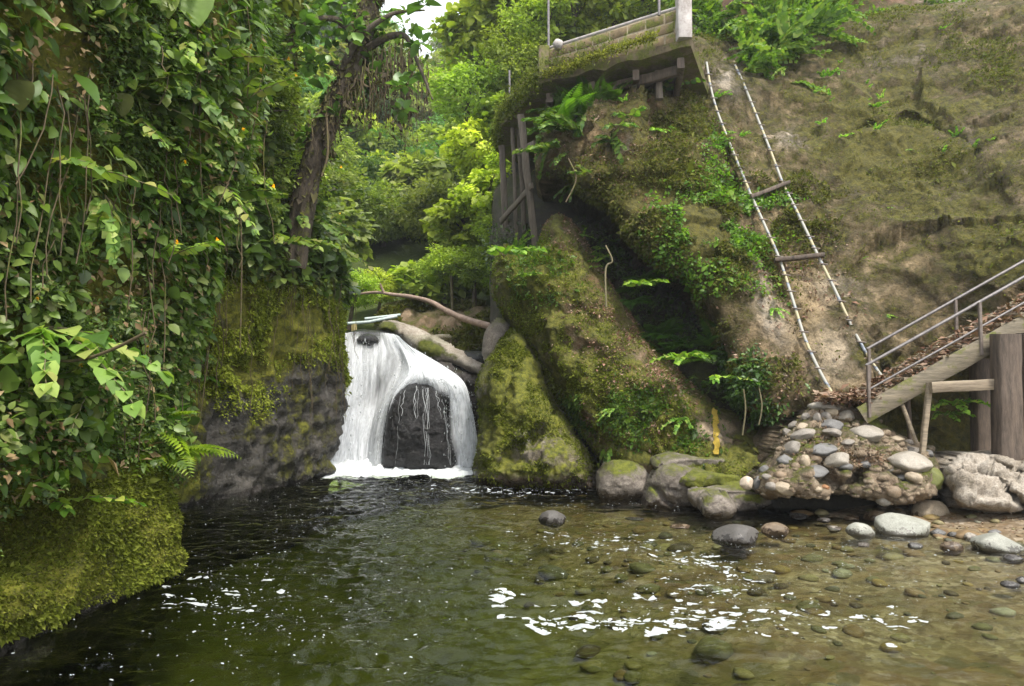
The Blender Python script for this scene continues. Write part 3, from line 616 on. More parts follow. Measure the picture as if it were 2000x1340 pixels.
# ------------------------------------------------------------------ waterfall
def fall_mat(name, seed, lo, hi, scale=(34, 2.2), col=(.93, .95, .97)):
    m, nt, out = newmat(name)
    cb = nt.nodes.new('ShaderNodeCombineXYZ')
    nt.links.new(math_(nt, 'MULTIPLY', attr(nt, 'fu'), scale[0]), cb.inputs[0]); nt.links.new(math_(nt, 'MULTIPLY', attr(nt, 'fv'), scale[1]), cb.inputs[1])
    cb.inputs[2].default_value = seed
    n1 = noise(nt, cb.outputs[0], 1.0, 7, .68, .25)
    mp = nt.nodes.new('ShaderNodeMapping'); mp.inputs['Scale'].default_value = (.18, .8, 1); nt.links.new(cb.outputs[0], mp.inputs[0])
    n2 = noise(nt, mp.outputs[0], 1.0, 4, .6)
    f = math_(nt, 'ADD', math_(nt, 'MULTIPLY', n1, .6), math_(nt, 'MULTIPLY', n2, .4))
    f = math_(nt, 'ADD', f, math_(nt, 'MULTIPLY', math_(nt, 'SUBTRACT', attr(nt, 'dens'), .5), .55))
    al = math_(nt, 'MULTIPLY', ramp(nt, f, [(lo, 0), (hi, 1)]), ramp(nt, attr(nt, 'dens'), [(.10, 0), (.34, 1)]))
    shade = ramp(nt, n1, [(.3, tuple(c*.80 for c in col)), (.55, col)])
    b = N_(nt, 'ShaderNodeBsdfPrincipled', Roughness=.55); nt.links.new(shade, b.inputs['Base Color'])
    t = N_(nt, 'ShaderNodeBsdfTranslucent'); nt.links.new(shade, t.inputs[0])
    ms = nt.nodes.new('ShaderNodeMixShader'); ms.inputs[0].default_value = .4; nt.links.new(b.outputs[0], ms.inputs[1]); nt.links.new(t.outputs[0], ms.inputs[2])
    bp = N_(nt, 'ShaderNodeBump', Strength=.6, Distance=.05); nt.links.new(n1, bp.inputs['Height']); nt.links.new(bp.outputs[0], b.inputs['Normal'])
    tr = N_(nt, 'ShaderNodeBsdfTransparent'); m2 = nt.nodes.new('ShaderNodeMixShader')
    nt.links.new(al, m2.inputs[0]); nt.links.new(tr.outputs[0], m2.inputs[1]); nt.links.new(ms.outputs[0], m2.inputs[2]); nt.links.new(m2.outputs[0], out.inputs[0]); return m
def loft(keys, nu, nv, dY=0, seed=0, amp=.05, uoff=0):
    """keys: list of streamlines [(px,py,Y,dens)...]"""
    L = []
    for k in keys:
        k = np.array(k, float); s = smooth_path(k, 8); cl = np.concatenate([[0], np.cumsum(np.linalg.norm(np.diff(s[:, :2], axis=0), axis=1))]); tt = np.linspace(0, cl[-1], nv)
        L.append(np.stack([np.interp(tt, cl, s[:, i]) for i in range(4)]+[tt/250], 1))
    L = np.array(L); nk = len(keys); ks = np.linspace(0, nk-1, nu); out = []
    A = np.zeros((nu, nv, 5))
    for i, k in enumerate(ks):
        a = int(min(math.floor(k), nk-2)); f = k-a; f2 = f
        A[i] = L[a]*(1-f2)+L[a+1]*f2
    px, py, Y, D, fv = [A[..., i].ravel() for i in range(5)]
    V = at(px, py, Y+dY); dist = np.repeat(np.cumsum(np.concatenate([[0], np.linalg.norm(np.diff(A[:, nv//2, :2], axis=0), axis=1)]))/250, nv)
    V[:, 1] += amp*fbm(np.stack([dist*14, fv*2.5, fv*0+seed], 1), 1, 3, seed)+amp*.6*fbm(np.stack([dist*40, fv*5, fv*0+seed], 1), 1, 3, seed+4)
    I = np.arange(nu*nv).reshape(nu, nv); Fq = np.stack([I[:-1, :-1], I[1:, :-1], I[1:, 1:], I[:-1, 1:]], -1).reshape(-1, 4)
    return V, Fq, dist+uoff, fv, np.clip(D, 0, 1)
KL = [[(674,651,16.5,.6),(672,700,16.2,.55),(664,775,15.9,.65),(642,850,15.6,.9),(618,914,15.4,.98)],
      [(690,648,16.5,.22),(690,700,16.2,.7),(682,780,15.9,.75),(668,855,15.6,.85),(658,912,15.4,.95)],
      [(715,647,16.5,.14),(712,690,16.2,.45),(702,780,15.9,.4),(690,855,15.6,.8),(688,912,15.4,.95)],
      [(740,649,16.5,.16),(742,690,16.2,.4),(738,770,15.9,.3),(722,850,15.55,.8),(716,912,15.35,.95)],
      [(765,652,16.5,.7),(785,700,16.1,.35),(772,750,15.6,.5),(744,820,15.2,.8),(728,912,15.0,.9)],
      [(768,652,16.5,.8),(790,690,16.1,.9),(800,730,15.3,.85),(765,778,14.95,.75),(750,840,14.9,.6),(743,912,14.85,.6)]]
KR = [[(768,652,16.5,.8),(790,690,16.1,.9),(798,730,15.3,.9),(767,776,14.95,.7),(752,840,14.9,.45),(745,912,14.85,.4)],
      [(772,654,16.5,.8),(800,695,16.1,.9),(812,728,15.2,.85),(797,752,15.0,.2),(780,775,14.9,.04),(768,820,14.6,.04),(782,912,14.6,.04)],
      [(776,655,16.5,.8),(812,700,16.1,.9),(828,728,15.1,.9),(832,747,14.95,.35),(831,765,14.9,.06),(828,820,14.6,.05),(826,912,14.6,.08)],
      [(780,657,16.5,.9),(826,704,16.1,.95),(852,730,15.1,.95),(872,757,14.9,.5),(876,785,14.85,.1),(872,830,14.7,.04),(865,912,14.7,.05)],
      [(782,660,16.5,.9),(836,708,16.1,.95),(868,735,15.1,.95),(890,775,14.9,.85),(890,845,14.8,.35),(892,912,14.75,.2)],
      [(784,664,16.5,.9),(850,712,16.1,.95),(888,742,15.2,.95),(906,785,14.95,.9),(912,850,14.85,.85),(912,912,14.8,.85)],
      [(786,668,16.5,.8),(862,712,16.1,.8),(905,745,15.3,.8),(920,790,15.05,.7),(932,855,14.95,.7),(936,912,14.9,.8)]]
root = empty('waterfall', P(790, 905, 15.2), 'white waterfall pouring over a rock step and round the black dome', 'waterfall')
for li, (dy, lo, hi, sc_) in enumerate([(0, .28, .50, (13, 1.5)), (-.10, .40, .66, (26, 2.6)), (-.18, .50, .78, (70, 7))]):
    mt = fall_mat('falling water', 3.1*li, lo-.03, hi-.02, sc_)
    a = loft(KL, 150, 70, dy, 3+li); b_ = loft(KR, 170, 80, dy, 30+li, uoff=3)
    V = np.concatenate([a[0], b_[0]]); Fq = np.concatenate([a[1], b_[1]+len(a[0])])
    cc = [np.concatenate([a[i], b_[i]]) for i in (2, 3, 4)]
    o = build('water_curtain' if li < 2 else 'spray_streaks', [(V, Fq)], mt, root, dict(fu=cc[0], fv=cc[1], dens=cc[2]), loc=tuple(root.location))
    o.location = (0, 0, 0)
# churned foam at the foot of the fall
M['fleck'] = plain_mat('foam flecks', (.25, .27, .27), (.50, .52, .52), 14, .7, .3, dist=.02)
M['foam'] = plain_mat('foam', (.60, .64, .66), (.88, .9, .9), 9, .6, .6, dist=.05)
gx, gy, fq = grid(-4.9, -.6, 12.9, 16.2, 170, 130)
zf = ripple(gx, gy)+.02
env = np.clip((gy-14.05+.25*fbm(np.stack([gx, gy, gx*0], 1), 1.5, 3, 9))/.9, -1, 1)
zz = -.01+env*.07+np.clip(env, 0, 1)*(.10*np.abs(fbm(np.stack([gx, gy, gx*0], 1), 4, 4, 8, True))+.05*fbm(np.stack([gx, gy, gx*0], 1), 12, 3, 18))+(fbm(np.stack([gx, gy*2, gx*0], 1), 5, 4, 33)*.07)+ripple(gx, gy)
fq = fq[env[fq].mean(1) > -.02]; o = build('churned_foam', [(np.stack([gx, gy, np.where(env > 0, np.maximum(zz, ripple(gx, gy)+.015), zz)], 1)-np.array(root.location), fq)], M['foam'], root)

# floating foam flecks
# droplets thrown off the edges
n = 1400; key_ = [KL[0], KL[2], KL[4], KL[5], KR[3], KR[4], KR[5], KR[6]]; Pd = []
for i in range(n):
    k = np.array(random.choice(key_), float); t = random.random()**.7*(len(k)-1.001); a = int(t); f = t-a; q = k[a]*(1-f)+k[a+1]*f; s_ = 3+9*t/len(k)
    Pd.append(at(q[0]+random.gauss(0, s_), q[1]+random.gauss(0, 6), q[2]-.2+random.gauss(0, .1)))
Pd = np.array(Pd); sz = .005*rng.lognormal(0, .5, n); tet = np.array([[1, 0, -.7], [-1, 0, -.7], [0, 1, .7], [0, -1, .7]])
Vd = (Pd[:, None]+tet[None]*sz[:, None, None]*np.array([1, 1, 3.5])).reshape(-1, 3)
Fd = (np.array([[0, 1, 2], [0, 3, 1], [0, 2, 3], [1, 3, 2]])[None]+(np.arange(n)*4)[:, None, None]).reshape(-1, 3)
tag(build('spray_droplets', [(Vd-np.array(root.location), Fd)], M['foam'], root), kind='stuff')
def disks(cs, rx, ry, ang):
    n = len(cs); k = 9; t = np.arange(k)/k*2*np.pi
    jit = 1+.28*rng.standard_normal((n, k)).clip(-1.4, 1.4)
    x = np.cos(t)[None]*rx[:, None]*jit; y = np.sin(t)[None]*ry[:, None]*jit
    c, s = np.cos(ang)[:, None], np.sin(ang)[:, None]
    V = np.stack([cs[:, 0:1]+x*c-y*s, cs[:, 1:2]+x*s+y*c, np.zeros_like(x)], -1)
    V[..., 2] = ripple(V[..., 0].ravel(), V[..., 1].ravel()).reshape(n, k)+.007
    C = np.concatenate([cs[:, :2], (ripple(cs[:, 0], cs[:, 1])+.012)[:, None]], 1)
    W = np.concatenate([C[:, None], V], 1).reshape(-1, 3); b0 = np.arange(n)*(k+1)
    Fc = np.stack([np.stack([b0, b0+1+i, b0+1+(i+1) % k], 1) for i in range(k)], 1).reshape(-1, 3)
    return W, Fc
pts = []
for (x0, y0, rx, ry, n, big, rot) in [(1130,1222,110,10,34,1,2),(1330,1222,130,9,34,1,3),(1180,1188,150,14,26,.8,0),(1470,1205,120,12,26,.8,2),(1330,1150,110,18,30,.7,5),(1310,1090,130,22,60,.55,12),
        (1130,1055,90,12,60,.5,0),(1390,1100,70,10,26,.7,15),(1500,1180,140,40,40,.5,5),(1660,1210,110,15,18,.7,2),(430,1170,70,25,50,.6,-5),(470,1115,120,45,70,.35,0),(600,1000,200,40,160,.35,0),(560,1220,180,50,50,.4,0),
        (980,1172,40,5,9,1,0),(1560,1070,200,25,90,.35,4),(1000,960,120,6,160,.55,0),(1120,985,160,14,90,.3,0),(800,950,150,20,160,.4,0),(1200,1120,300,60,110,.35,3),(300,1290,200,40,24,.4,0),(1700,1120,220,40,60,.35,5),(700,1130,200,120,60,.35,0)]:
    for _ in range(int(n*1.8)):
        r = random.gauss(0, .8), random.gauss(0, .8); a = math.radians(rot)
        X, Yp = x0+r[0]*rx*math.cos(a)-r[1]*ry*math.sin(a), y0+r[0]*rx*math.sin(a)+r[1]*ry*math.cos(a)
        c = wat(X, Yp); s = big*random.choice([.25, .35, .5, .7, 1.0])
        pts.append((c[0], c[1], .034*s*random.uniform(.5, 1.4), .017*s*random.uniform(.6, 1.3), random.gauss(0, .35)))
        if s > .45:
            for k in range(random.choice([0, 1, 2])): pts.append((c[0]+.09*s*random.uniform(-1.2, 1.2), c[1]+.04*s*random.uniform(-1, 1), .06*s, .035*s, random.gauss(0, .4)))
pts = np.array(pts)
tag(build('foam', [disks(pts[:, :2], pts[:, 2], pts[:, 3], pts[:, 4])], M['fleck']), 'scattered white foam flecks drifting on the pool', 'foam', kind='stuff')

# ------------------------------------------------------------------ ray helper onto rock meshes
from mathutils.bvhtree import BVHTree
BV = {}
def hit(key, px, py, off=0.0):
    if key not in BV:
        V, q, _ = ROCKS[key]; BV[key] = BVHTree.FromPolygons([tuple(v) for v in V], [tuple(int(i) for i in f) for f in q])
    o_ = Vector((0, 0, CAMZ)); d = (P(px, py, 10)-o_).normalized()
    h = BV[key].ray_cast(o_, d)
    if h[0] is None: return None
    return h[0]-d*off

# thin strings of water running down the dome
ch = []
for k in range(16):
    x0 = random.uniform(770, 868); y0 = 752+abs(x0-818)*.35; x1 = x0+(x0-815)*.25; q = []
    y1 = random.choice([random.uniform(790, 850), 908])
    for j in range(9):
        f = j/8; h_ = hit('dome_boulder', x0+(x1-x0)*f+random.uniform(-3, 3), y0+(y1-y0)*f, .03)
        if h_: q.append(h_)
    if len(q) > 3: ch += tube([np.array(tuple(v))-np.array(root.location) for v in q], random.uniform(.0015, .0035), 4, cap=False)
tag(build('water_strings', ch, M['foam'], root), kind='stuff')
# ------------------------------------------------------------------ cobbles (one unit mesh per variant, copied)
def cobble_mesh(seed, sub=4):
    bm = bmesh.new(); bmesh.ops.create_icosphere(bm, subdivisions=sub, radius=1)
    V = np.array([v.co[:] for v in bm.verts]); Fc = np.array([[v.index for v in f.verts] for f in bm.faces]); bm.free()
    V = V*(1+.22*fbm(V+seed*7, .75, 3, seed)+.035*fbm(V+seed, 4, 3, seed+5))[:, None]
    r = np.random.default_rng(seed*13+5)
    for _ in range(9):
        n_ = norm(r.standard_normal(3)); h_ = r.uniform(.72, .95); d_ = V@n_-h_; V = V-np.where(d_ > 0, d_*.85, 0)[:, None]*n_
    V = V+.02*norm(V)*fbm(V+seed, 7, 3, seed)[:, None]
    return V, Fc
CM = []
for k in range(7):
    o = build('stone', [cobble_mesh(k)], M['cobble']); CM.append(o.data); bpy.data.objects.remove(o)
TONE = {'grey': (.235, .215, .19), 'blue': (.16, .16, .16), 'pale': (.32, .295, .255), 'tan': (.36, .30, .22), 'dark': (.10, .095, .09), 'cream': (.62, .53, .43), 'orange': (.34, .18, .09), 'green': (.31, .32, .285), 'moss': (.16, .18, .05), 'brown': (.2, .15, .10)}
def stone(c, r, tone, label, group, rot=0, name='cobble', tilt=0):
    o = bpy.data.objects.new(name, random.choice(CM)); sc.collection.objects.link(o)
    o.location = c; o.scale = r; o.rotation_euler = (random.uniform(-.15, .15), math.radians(tilt), random.uniform(-.3, .3))
    t = TONE[tone]; v = random.uniform(.9, 1.12); o.color = (t[0]*v, t[1]*v, t[2]*v, 1)
    return tag(o, label, 'stone', group)
G1 = 'cobbles set in the mound under the staircase'
for (x, y, rx, ry, tone, tl, lab) in [
    (1609,795,33,10,'pale',3,'long flat pale stone topping the stone mound beside the leaf litter'),(1623,805,15,8,'tan',0,'tan stone tucked under the long flat topmost stone'),
    (1613,815,13,11,'grey',20,'grey stone with white streak below the tan stone near the mound top'),(1597,818,9,11,'grey',0,'narrow grey stone left of the white streaked one'),
    (1654,813,18,11,'pale',-8,'smooth pale egg shaped stone left of the stair foot'),(1574,816,10,10,'grey',0,'round grey stone on the upper left slope of the mound'),
    (1552,830,15,8,'grey',-15,'flat grey stone jutting from the left slope of the mound'),(1538,845,10,9,'grey',0,'small round stone at the left rim of the mound'),
    (1566,834,13,8,'tan',-12,'tan stone behind the broad leaning grey one'),(1623,831,26,12,'blue',5,'big blue grey stone with a lumpy top in the upper middle of the mound'),
    (1627,845,20,8,'grey',10,'wedge shaped grey stone right under the big blue grey one'),(1692,846,34,16,'pale',10,'broad flat pale stone below the stair foot'),
    (1655,864,15,6,'grey',-5,'small grey stone left of the broad flat pale one'),(1568,850,25,12,'grey',-16,'broad leaning grey stone on the left half of the mound'),
    (1550,877,20,15,'grey',-5,'blunt grey stone at mid height on the left of the mound'),(1605,879,31,13,'blue',0,'large dark blue grey stone in the centre of the mound'),
    (1532,900,18,12,'blue',8,'blue grey stone below the blunt one at the left rim'),(1572,901,11,14,'tan',0,'upright tan stone beside a rounder brown one'),
    (1592,899,12,10,'brown',0,'round brown stone in the middle of the mound'),(1637,899,26,14,'pale',-14,'large pale oval stone right of the round brown one'),
    (1652,912,15,7,'blue',0,'small blue grey stone under the large pale oval'),(1591,922,28,12,'blue',-3,'dark pointed stone over the shaded overhang of the mound'),
    (1523,929,13,9,'brown',-10,'brown mossy stone near the lower left of the mound'),(1492,918,11,9,'blue',0,'blue stone at the far left corner of the mound'),
    (1498,932,11,7,'grey',10,'small grey stone resting on the far left corner'),(1480,946,11,15,'blue',0,'tall blue grey stone at the left foot of the mound'),
    (1459,944,14,13,'cream',0,'cream coloured rough stone left of the mound on the mossy ledge'),(1531,955,23,15,'tan',5,'large tan stone at the lower left edge of the mound'),
    (1506,950,13,9,'grey',0,'grey stone wedged left of the large tan one'),(1554,912,10,9,'brown',0,'small brown stone between two grey ones left of centre'),
    (1775,903,44,21,'pale',12,'big flat triangular pale rock on the right of the mound'),(1784,880,17,8,'grey',0,'grey stone behind the triangular pale rock'),
    (1812,886,14,7,'blue',5,'blue grey stone at the right rim of the mound'),(1776,864,11,6,'grey',0,'little stone at the foot of the thin strut'),(1752,858,15,7,'tan',8,'tan stone under the leaning bamboo strut'),
    (1785,933,18,11,'tan',15,'rounded tan stone on the lower right of the mound'),(1764,933,15,7,'blue',0,'blue grey stone left of the rounded tan one at lower right'),
    (1737,918,12,7,'pale',0,'small pale blue stone on the ledge of the mound'),(1690,908,11,8,'blue',0,'little blue stone on the leafy shelf of the mound'),
    (1745,961,16,13,'brown',0,'square brown stone in the shaded lower face'),(1725,979,14,10,'pale',0,'pale broken stone at the very bottom of the mound'),
    (1611,952,8,6,'orange',0,'small orange stone under the overhang'),(1598,957,8,7,'tan',0,'small tan stone under the overhang'),(1822,937,20,22,'moss',0,'moss covered stone at the right end of the mound')]:
    h = hit('rubble_mound', x, y)
    if h is None: h = P(x, y, 9.9)
    Y = h.y; R = (rx*Y/F, max(rx, ry)*.8*Y/F, ry*Y/F)
    stone(P(x, y, Y-.02*R[1]), R, tone, lab, G1, tilt=tl)
# grit and small stones bedded in the mortar
V_, F_, N__ = ROCKS['rubble_mound']; U2, U2f = cobble_mesh(5, 2); fi = rng.choice(len(F_), 420); Vs = []; Fs = []
for i, f in enumerate(fi):
    s_ = float(np.clip(rng.gamma(2, .016), .012, .09)); Vs.append(U2*np.array([1.3, 1, .75])*s_+V_[F_[f]].mean(0)); Fs.append(U2f+i*len(U2))
tag(build('grit', [(np.concatenate(Vs), np.concatenate(Fs))], M['rubble']), 'small stones and grit bedded in the mound under the staircase', 'grit', kind='stuff')
G2 = 'stones lying at the shallow edge of the pool'
for (x, y, rx, ry, tone, tl, lab) in [
    (1817,1000,37,23,'tan',0,'rounded tan stone at the shore below the mound'),(1764,1028,53,22,'green',0,'big blue green oval stone in the shallows by the rounded tan one'),
    (1710,1010,23,11,'brown',-5,'brown stone behind the big blue green oval one'),(1680,1036,29,14,'green',5,'pale green stone left of the big oval one'),
    (1718,993,12,8,'dark',0,'small dark stone against the mound foot'),(1758,999,16,6,'grey',0,'flat grey stone between the mound foot and the rounded tan stone'),
    (1630,1032,14,4,'pale',0,'thin pale stone just breaking the water'),(1440,1046,50,18,'dark',0,'large wet black boulder standing out of the stream'),
    (1513,1036,27,14,'brown',0,'brown wet stone right of the large black one'),(1946,1064,53,20,'green',14,'large pale green slanting stone near the right edge'),
    (1859,1068,22,10,'brown',0,'brown oval stone in the water left of the slanting one'),(1788,1066,15,6,'dark',0,'small dark wet stone in front of the big oval one'),
    (1832,1041,16,7,'blue',5,'small blue black stone right of the big oval one'),(1862,1045,12,6,'dark',0,'small black stone on the wet gravel'),
    (1952,1029,21,7,'grey',5,'flat grey stone lying on the gravel'),(1943,1042,14,7,'blue',0,'small blue stone behind the slanting one'),(1898,1050,15,9,'pale',0,'pale stone touching the slanting one'),
    (1688,1064,12,4,'pale',0,'low pale stone in the shallows in front of the pale green one'),(1973,1141,19,6,'dark',0,'dark low stone nearest the camera on the right'),(1997,1133,14,6,'blue',0,'dark stone cut by the right picture edge'),
    (1980,1090,20,6,'dark',0,'dark wet stone in front of the slanting one'),(1078,1012,28,14,'dark',0,'lone rough dark stone out in the pool'),(1292,985,14,5,'cream',0,'small white stone at the foot of the cracked boulder'),
    (1240,1013,20,3,'dark',0,'barely surfacing dark stone in the pool'),(1560,1008,18,5,'dark',0,'dark wet stone under the overhang left'),(1610,1016,14,4,'dark',0,'dark wet stone under the overhang centre'),
    (1665,1012,18,5,'brown',0,'dark brown stone under the overhang right'),(1330,1028,22,4,'brown',0,'flat brown stone awash left of the large black one')]:
    c = wat(x, y+ry*.75); Y = c[1]+rx*.5*c[1]/F; R = (rx*Y/F, rx*.75*Y/F, ry*1.25*Y/F)
    stone(P(x, y+ry*.15, Y), R, tone, lab, G2, tilt=tl)
# submerged stones of the shallows: more than one could count
n = 1000; X = rng.uniform(-1, 8, n); Y = rng.uniform(2.2, 11, n); z = bed_height(X, Y); ok = (z > -.75) & (z < .35); X, Y, z = X[ok], Y[ok], z[ok]
U, Uf = cobble_mesh(3, 2); Vs = []; Fs = []; s = rng.gamma(2.0, .026, len(X))*np.where(rng.random(len(X)) < .04, 2.0, 1.0); s = s.clip(.015, .20); rn = rng.random(len(X))
ang = rng.uniform(0, 6.28, len(X))
for i in range(len(X)):
    c_, s_ = math.cos(ang[i]), math.sin(ang[i]); W = U*np.array([s[i]*1.3, s[i]*.9, s[i]*.5]); W = np.stack([W[:, 0]*c_-W[:, 1]*s_, W[:, 0]*s_+W[:, 1]*c_, W[:, 2]], 1)
    Vs.append(W+np.array([X[i], Y[i], z[i]+s[i]*.1])); Fs.append(Uf+i*len(U))
m, nt_, out = newmat('pebbles')
c = ramp(nt_, attr(nt_, 'rnd'), [(0, (.07, .05, .03)), (.2, (.17, .11, .05)), (.4, (.13, .12, .055)), (.55, (.20, .17, .08)), (.7, (.09, .085, .055)), (.85, (.24, .17, .06)), (.95, (.26, .25, .18))], 'CONSTANT')
g_ = nt_.nodes.new('ShaderNodeNewGeometry'); c = mix(nt_, .6, c, ramp(nt_, noise(nt_, g_.outputs['Position'], 20), [(.3, .5), (.7, 1.3)]), 'MULTIPLY')
b = N_(nt_, 'ShaderNodeBsdfPrincipled', Roughness=.7); nt_.links.new(c, b.inputs['Base Color']); nt_.links.new(b.outputs[0], out.inputs[0])
tag(build('pebbles', [(np.concatenate(Vs), np.concatenate(Fs))], m, attrs={'rnd': np.repeat(rn, len(U))}), 'brown and ochre pebbles on the shallow river bed', 'pebbles', kind='stuff')

# ------------------------------------------------------------------ concrete platform high on the cliff
ZP = 8.7
A1 = wat(1336, 78, ZP); A0 = wat(1062, 156, ZP); A2 = wat(988, 232, ZP); A3 = wat(974, 285, ZP)
pf = empty('jump_platform', tuple(A0), 'mossy concrete platform with block parapet high above the leaning boulder', 'platform')
pf.location = (0, 0, 0)
BL = np.array([A1[0]+.12, A1[1]-.1, ZP]); back = [np.array([5.0, 16.5, ZP]), np.array([4.5, 21.5, ZP]), np.array([.5, 21.5, ZP])]
edge = [BL, A0+np.array([-.08, -.1, 0]), A2+np.array([-.1, 0, 0]), A3+np.array([-.1, 0, 0])]
ring = []
for i in range(3):
    nseg = 26
    for k in range(nseg): ring.append(edge[i]+(edge[i+1]-edge[i])*k/nseg)
ring.append(edge[3]); ring += back[::-1]
ring = np.array(ring); nr = len(ring); jj = .07*fbm(ring, 2.5, 4, 5); 
low = ring.copy(); low[:, 2] -= .13+.09*fbm(ring, 3, 4, 8); low[:, 1] += .05; ring[:, 1] += jj; 
ct = np.array([2.0, 18, ZP])
V = np.concatenate([ring, low, [ct], [ct-np.array([0, 0, .24])]]); i_ = np.arange(nr); j_ = (i_+1) % nr
build('deck_slab', [(V, np.stack([i_, i_+nr, j_+nr, j_], 1)), (V, np.stack([i_, j_, i_*0+2*nr], 1)), (V, np.stack([j_+nr, i_+nr, i_*0+2*nr+1], 1))], M['concm'], pf, smooth=False)
# underside joists
for f in (.0, .3, .62, .95):
    p = A1+(A0-A1)*f; build('joist', beam(p+np.array([0, .25, -.34]), p+np.array([.9, 5.5, -.34]), .14, .22, rough=.02, seg=6), M['wood_dark'], pf)
build('edge_beam', beam(A1+np.array([.05, .55, -.36]), A0+np.array([.1, .55, -.36]), .13, .20, rough=.03, seg=12), M['wood_dark'], pf)
H = .69
dA = (A0-A1); LA = np.linalg.norm(dA); uA = dA/LA; nrm = np.array([uA[1], -uA[0], 0]); nrm = nrm if nrm[1] < 0 else -nrm
build('parapet_mortar', beam(A1+np.array([0, .1, H/2]), A0+np.array([0, .1, H/2]), .11, H-.01, seg=10, rough=.01), plain_mat('mortar', (.18, .14, .08), (.38, .32, .22), 7, .9, .5, moss=.3), pf)
ch = []
for r_ in range(3):
    nb = 8; o_ = .5/nb if r_ % 2 else 0
    for k in range(-1, nb+1):
        a = max(k/nb+o_, 0)+.006; b2 = min((k+1)/nb+o_, 1)-.006
        if b2-a < .02: continue
        z0 = .01+r_*.225+random.uniform(-.006, .006)
        ch += beam(A1+dA*a+nrm*(-.09+random.uniform(.005, .022))+np.array([0, 0, z0+.10]), A1+dA*b2+nrm*(-.09+random.uniform(.005, .022))+np.array([0, 0, z0+.10]), .12, .192, ch=.012, seg=3, rough=.006)
build('parapet_blocks', ch, plain_mat('blocks', (.09, .065, .035), (.24, .17, .09), 5, .95, .9, moss=.45), pf)
build('cap_rail', tube([A1+np.array([0, .06, H+.03]), A0+np.array([0, .06, H+.03])], .035, 8), M['conc'], pf)
build('pillar', beam(A1+np.array([0, 0, -.02]), A1+np.array([0, .0, .95]), .27, .27, up=(0, 1, 0), ch=.02, seg=6, rough=.02), M['conc'], pf)
build('pillar', beam(A0+np.array([0, 0, -.02]), A0+np.array([0, 0, .74]), .24, .24, up=(0, 1, 0), ch=.02, seg=6, rough=.02), M['concm'], pf)
build('side_parapet', beam(A0+np.array([0, .1, .26]), A2+np.array([0, 0, .16]), .13, .50, ch=.03, seg=16, rough=.04)+beam(A2+np.array([0, 0, .12]), A3+np.array([0, 0, .08]), .13, .36, ch=.03, seg=12, rough=.05), M['concm'], pf)
for (x, y0, y1, Yp) in [(1071, -60, 96, A0[1]), (995, 138, 212, A2[1]-.3), (1287, -60, 30, A1[1]+.2)]:
    build('railing_post', tube([P(x, y0, Yp), P(x+.5, y1, Yp)], .03, 8), M['steel'], pf)
for (xa, ya, xb, yb, Yp, r) in [(980,285,990,492,18.2,.10),(1017,225,1046,485,15.9,.10),(1001,250,1010,490,17.2,.06),(1012,245,1026,480,17.6,.07),(1282,95,1287,195,14.25,.09),(1099,150,1104,185,15.6,.07),(1060,180,1066,250,17.5,.09)]:
    build('support_post', beam(P(xa, ya, Yp), P(xb, yb, Yp), r*1.7, r*1.7, up=(0, 1, 0), ch=.02, seg=10, rough=.025), M['post'], pf)
for (xa, ya, xb, yb, Ya, Yb) in [(978,432,1040,362,17.6,15.7),(1012,298,1045,280,16.2,15.6)]:
    build('brace', beam(P(xa, ya, Ya), P(xb, yb, Yb), .07, .15, seg=6, rough=.02), M['post'], pf)
tag(build('lamp_globe', [(U*.13, Uf)], M['conc'], loc=None), 'small pale ball resting on the parapet beside the left pillar', 'ball').location = tuple(P(1090, 87, A0[1]-.25))

# ------------------------------------------------------------------ climbing ladder against the slab
ld = empty('climbing_ladder', hit('rock_slab', 1680, 745), 'long two railed climbing ladder with pegs lying up the tilted rock face', 'ladder')
ld.location = (0, 0, 0)
m, nt_, out = newmat('ladder rail')
g_ = nt_.nodes.new('ShaderNodeNewGeometry'); sp = nt_.nodes.new('ShaderNodeSeparateXYZ'); nt_.links.new(g_.outputs['Position'], sp.inputs[0])
wv = math_(nt_, 'SINE', math_(nt_, 'ADD', math_(nt_, 'MULTIPLY', sp.outputs['Z'], 9), math_(nt_, 'MULTIPLY', noise(nt_, g_.outputs['Position'], 1.5), 9)))
c = ramp(nt_, wv, [(.0, (.30, .29, .25)), (.45, (.20, .23, .28)), (.62, (.07, .075, .09)), (.8, (.36, .31, .18))])
b = N_(nt_, 'ShaderNodeBsdfPrincipled', Roughness=.5); nt_.links.new(c, b.inputs['Base Color']); nt_.links.new(b.outputs[0], out.inputs[0]); M['rail'] = m
def on_slab(pts, off):
    out_ = []
    for (x, y) in pts:
        h = hit('rock_slab', x, y, off); out_.append(h if h else P(x, y, 15))
    return out_
railpts = [[(1380,122),(1388,170),(1400,215),(1425,280),(1450,340),(1468,384),(1490,432),(1523,508),(1545,575),(1570,655),(1596,715),(1626,770)], [(1436,128),(1455,170),(1480,232),(1505,295),(1530,360),(1556,412),(1580,462),(1598,500),(1630,565),(1665,640),(1698,700),(1733,750)]]
RL = []
for rp in railpts:
    Q = on_slab(rp, .14); q = np.array([tuple(v) for v in Q]); t = np.linspace(0, 1, len(q))
    co = np.polyfit(t, 1/q[:, 1], 3); Ys = 1/np.polyval(co, t); Ys = Ys-max((Ys-q[:, 1]).max()*.4, 0)
    q = np.array([tuple(P(x, y, Y_)) for (x, y), Y_ in zip(rp, Ys)]); sm = smooth_path(q, 6); RL.append(sm)
    build('rail', tube(sm, .027, 8), M['rail'], ld)
for sm in RL:
    L = np.concatenate([[0], np.cumsum(np.linalg.norm(np.diff(sm, axis=0), axis=1))]); s = .4
    while s < L[-1]-.2:
        p = np.array([np.interp(s, L, sm[:, i]) for i in range(3)])
        build('peg', tube([p+np.array([-.075, -.035, .012]), p+np.array([.085, -.035, -.01])], .012, 6), M['rust'], ld); s += random.uniform(.36, .5)
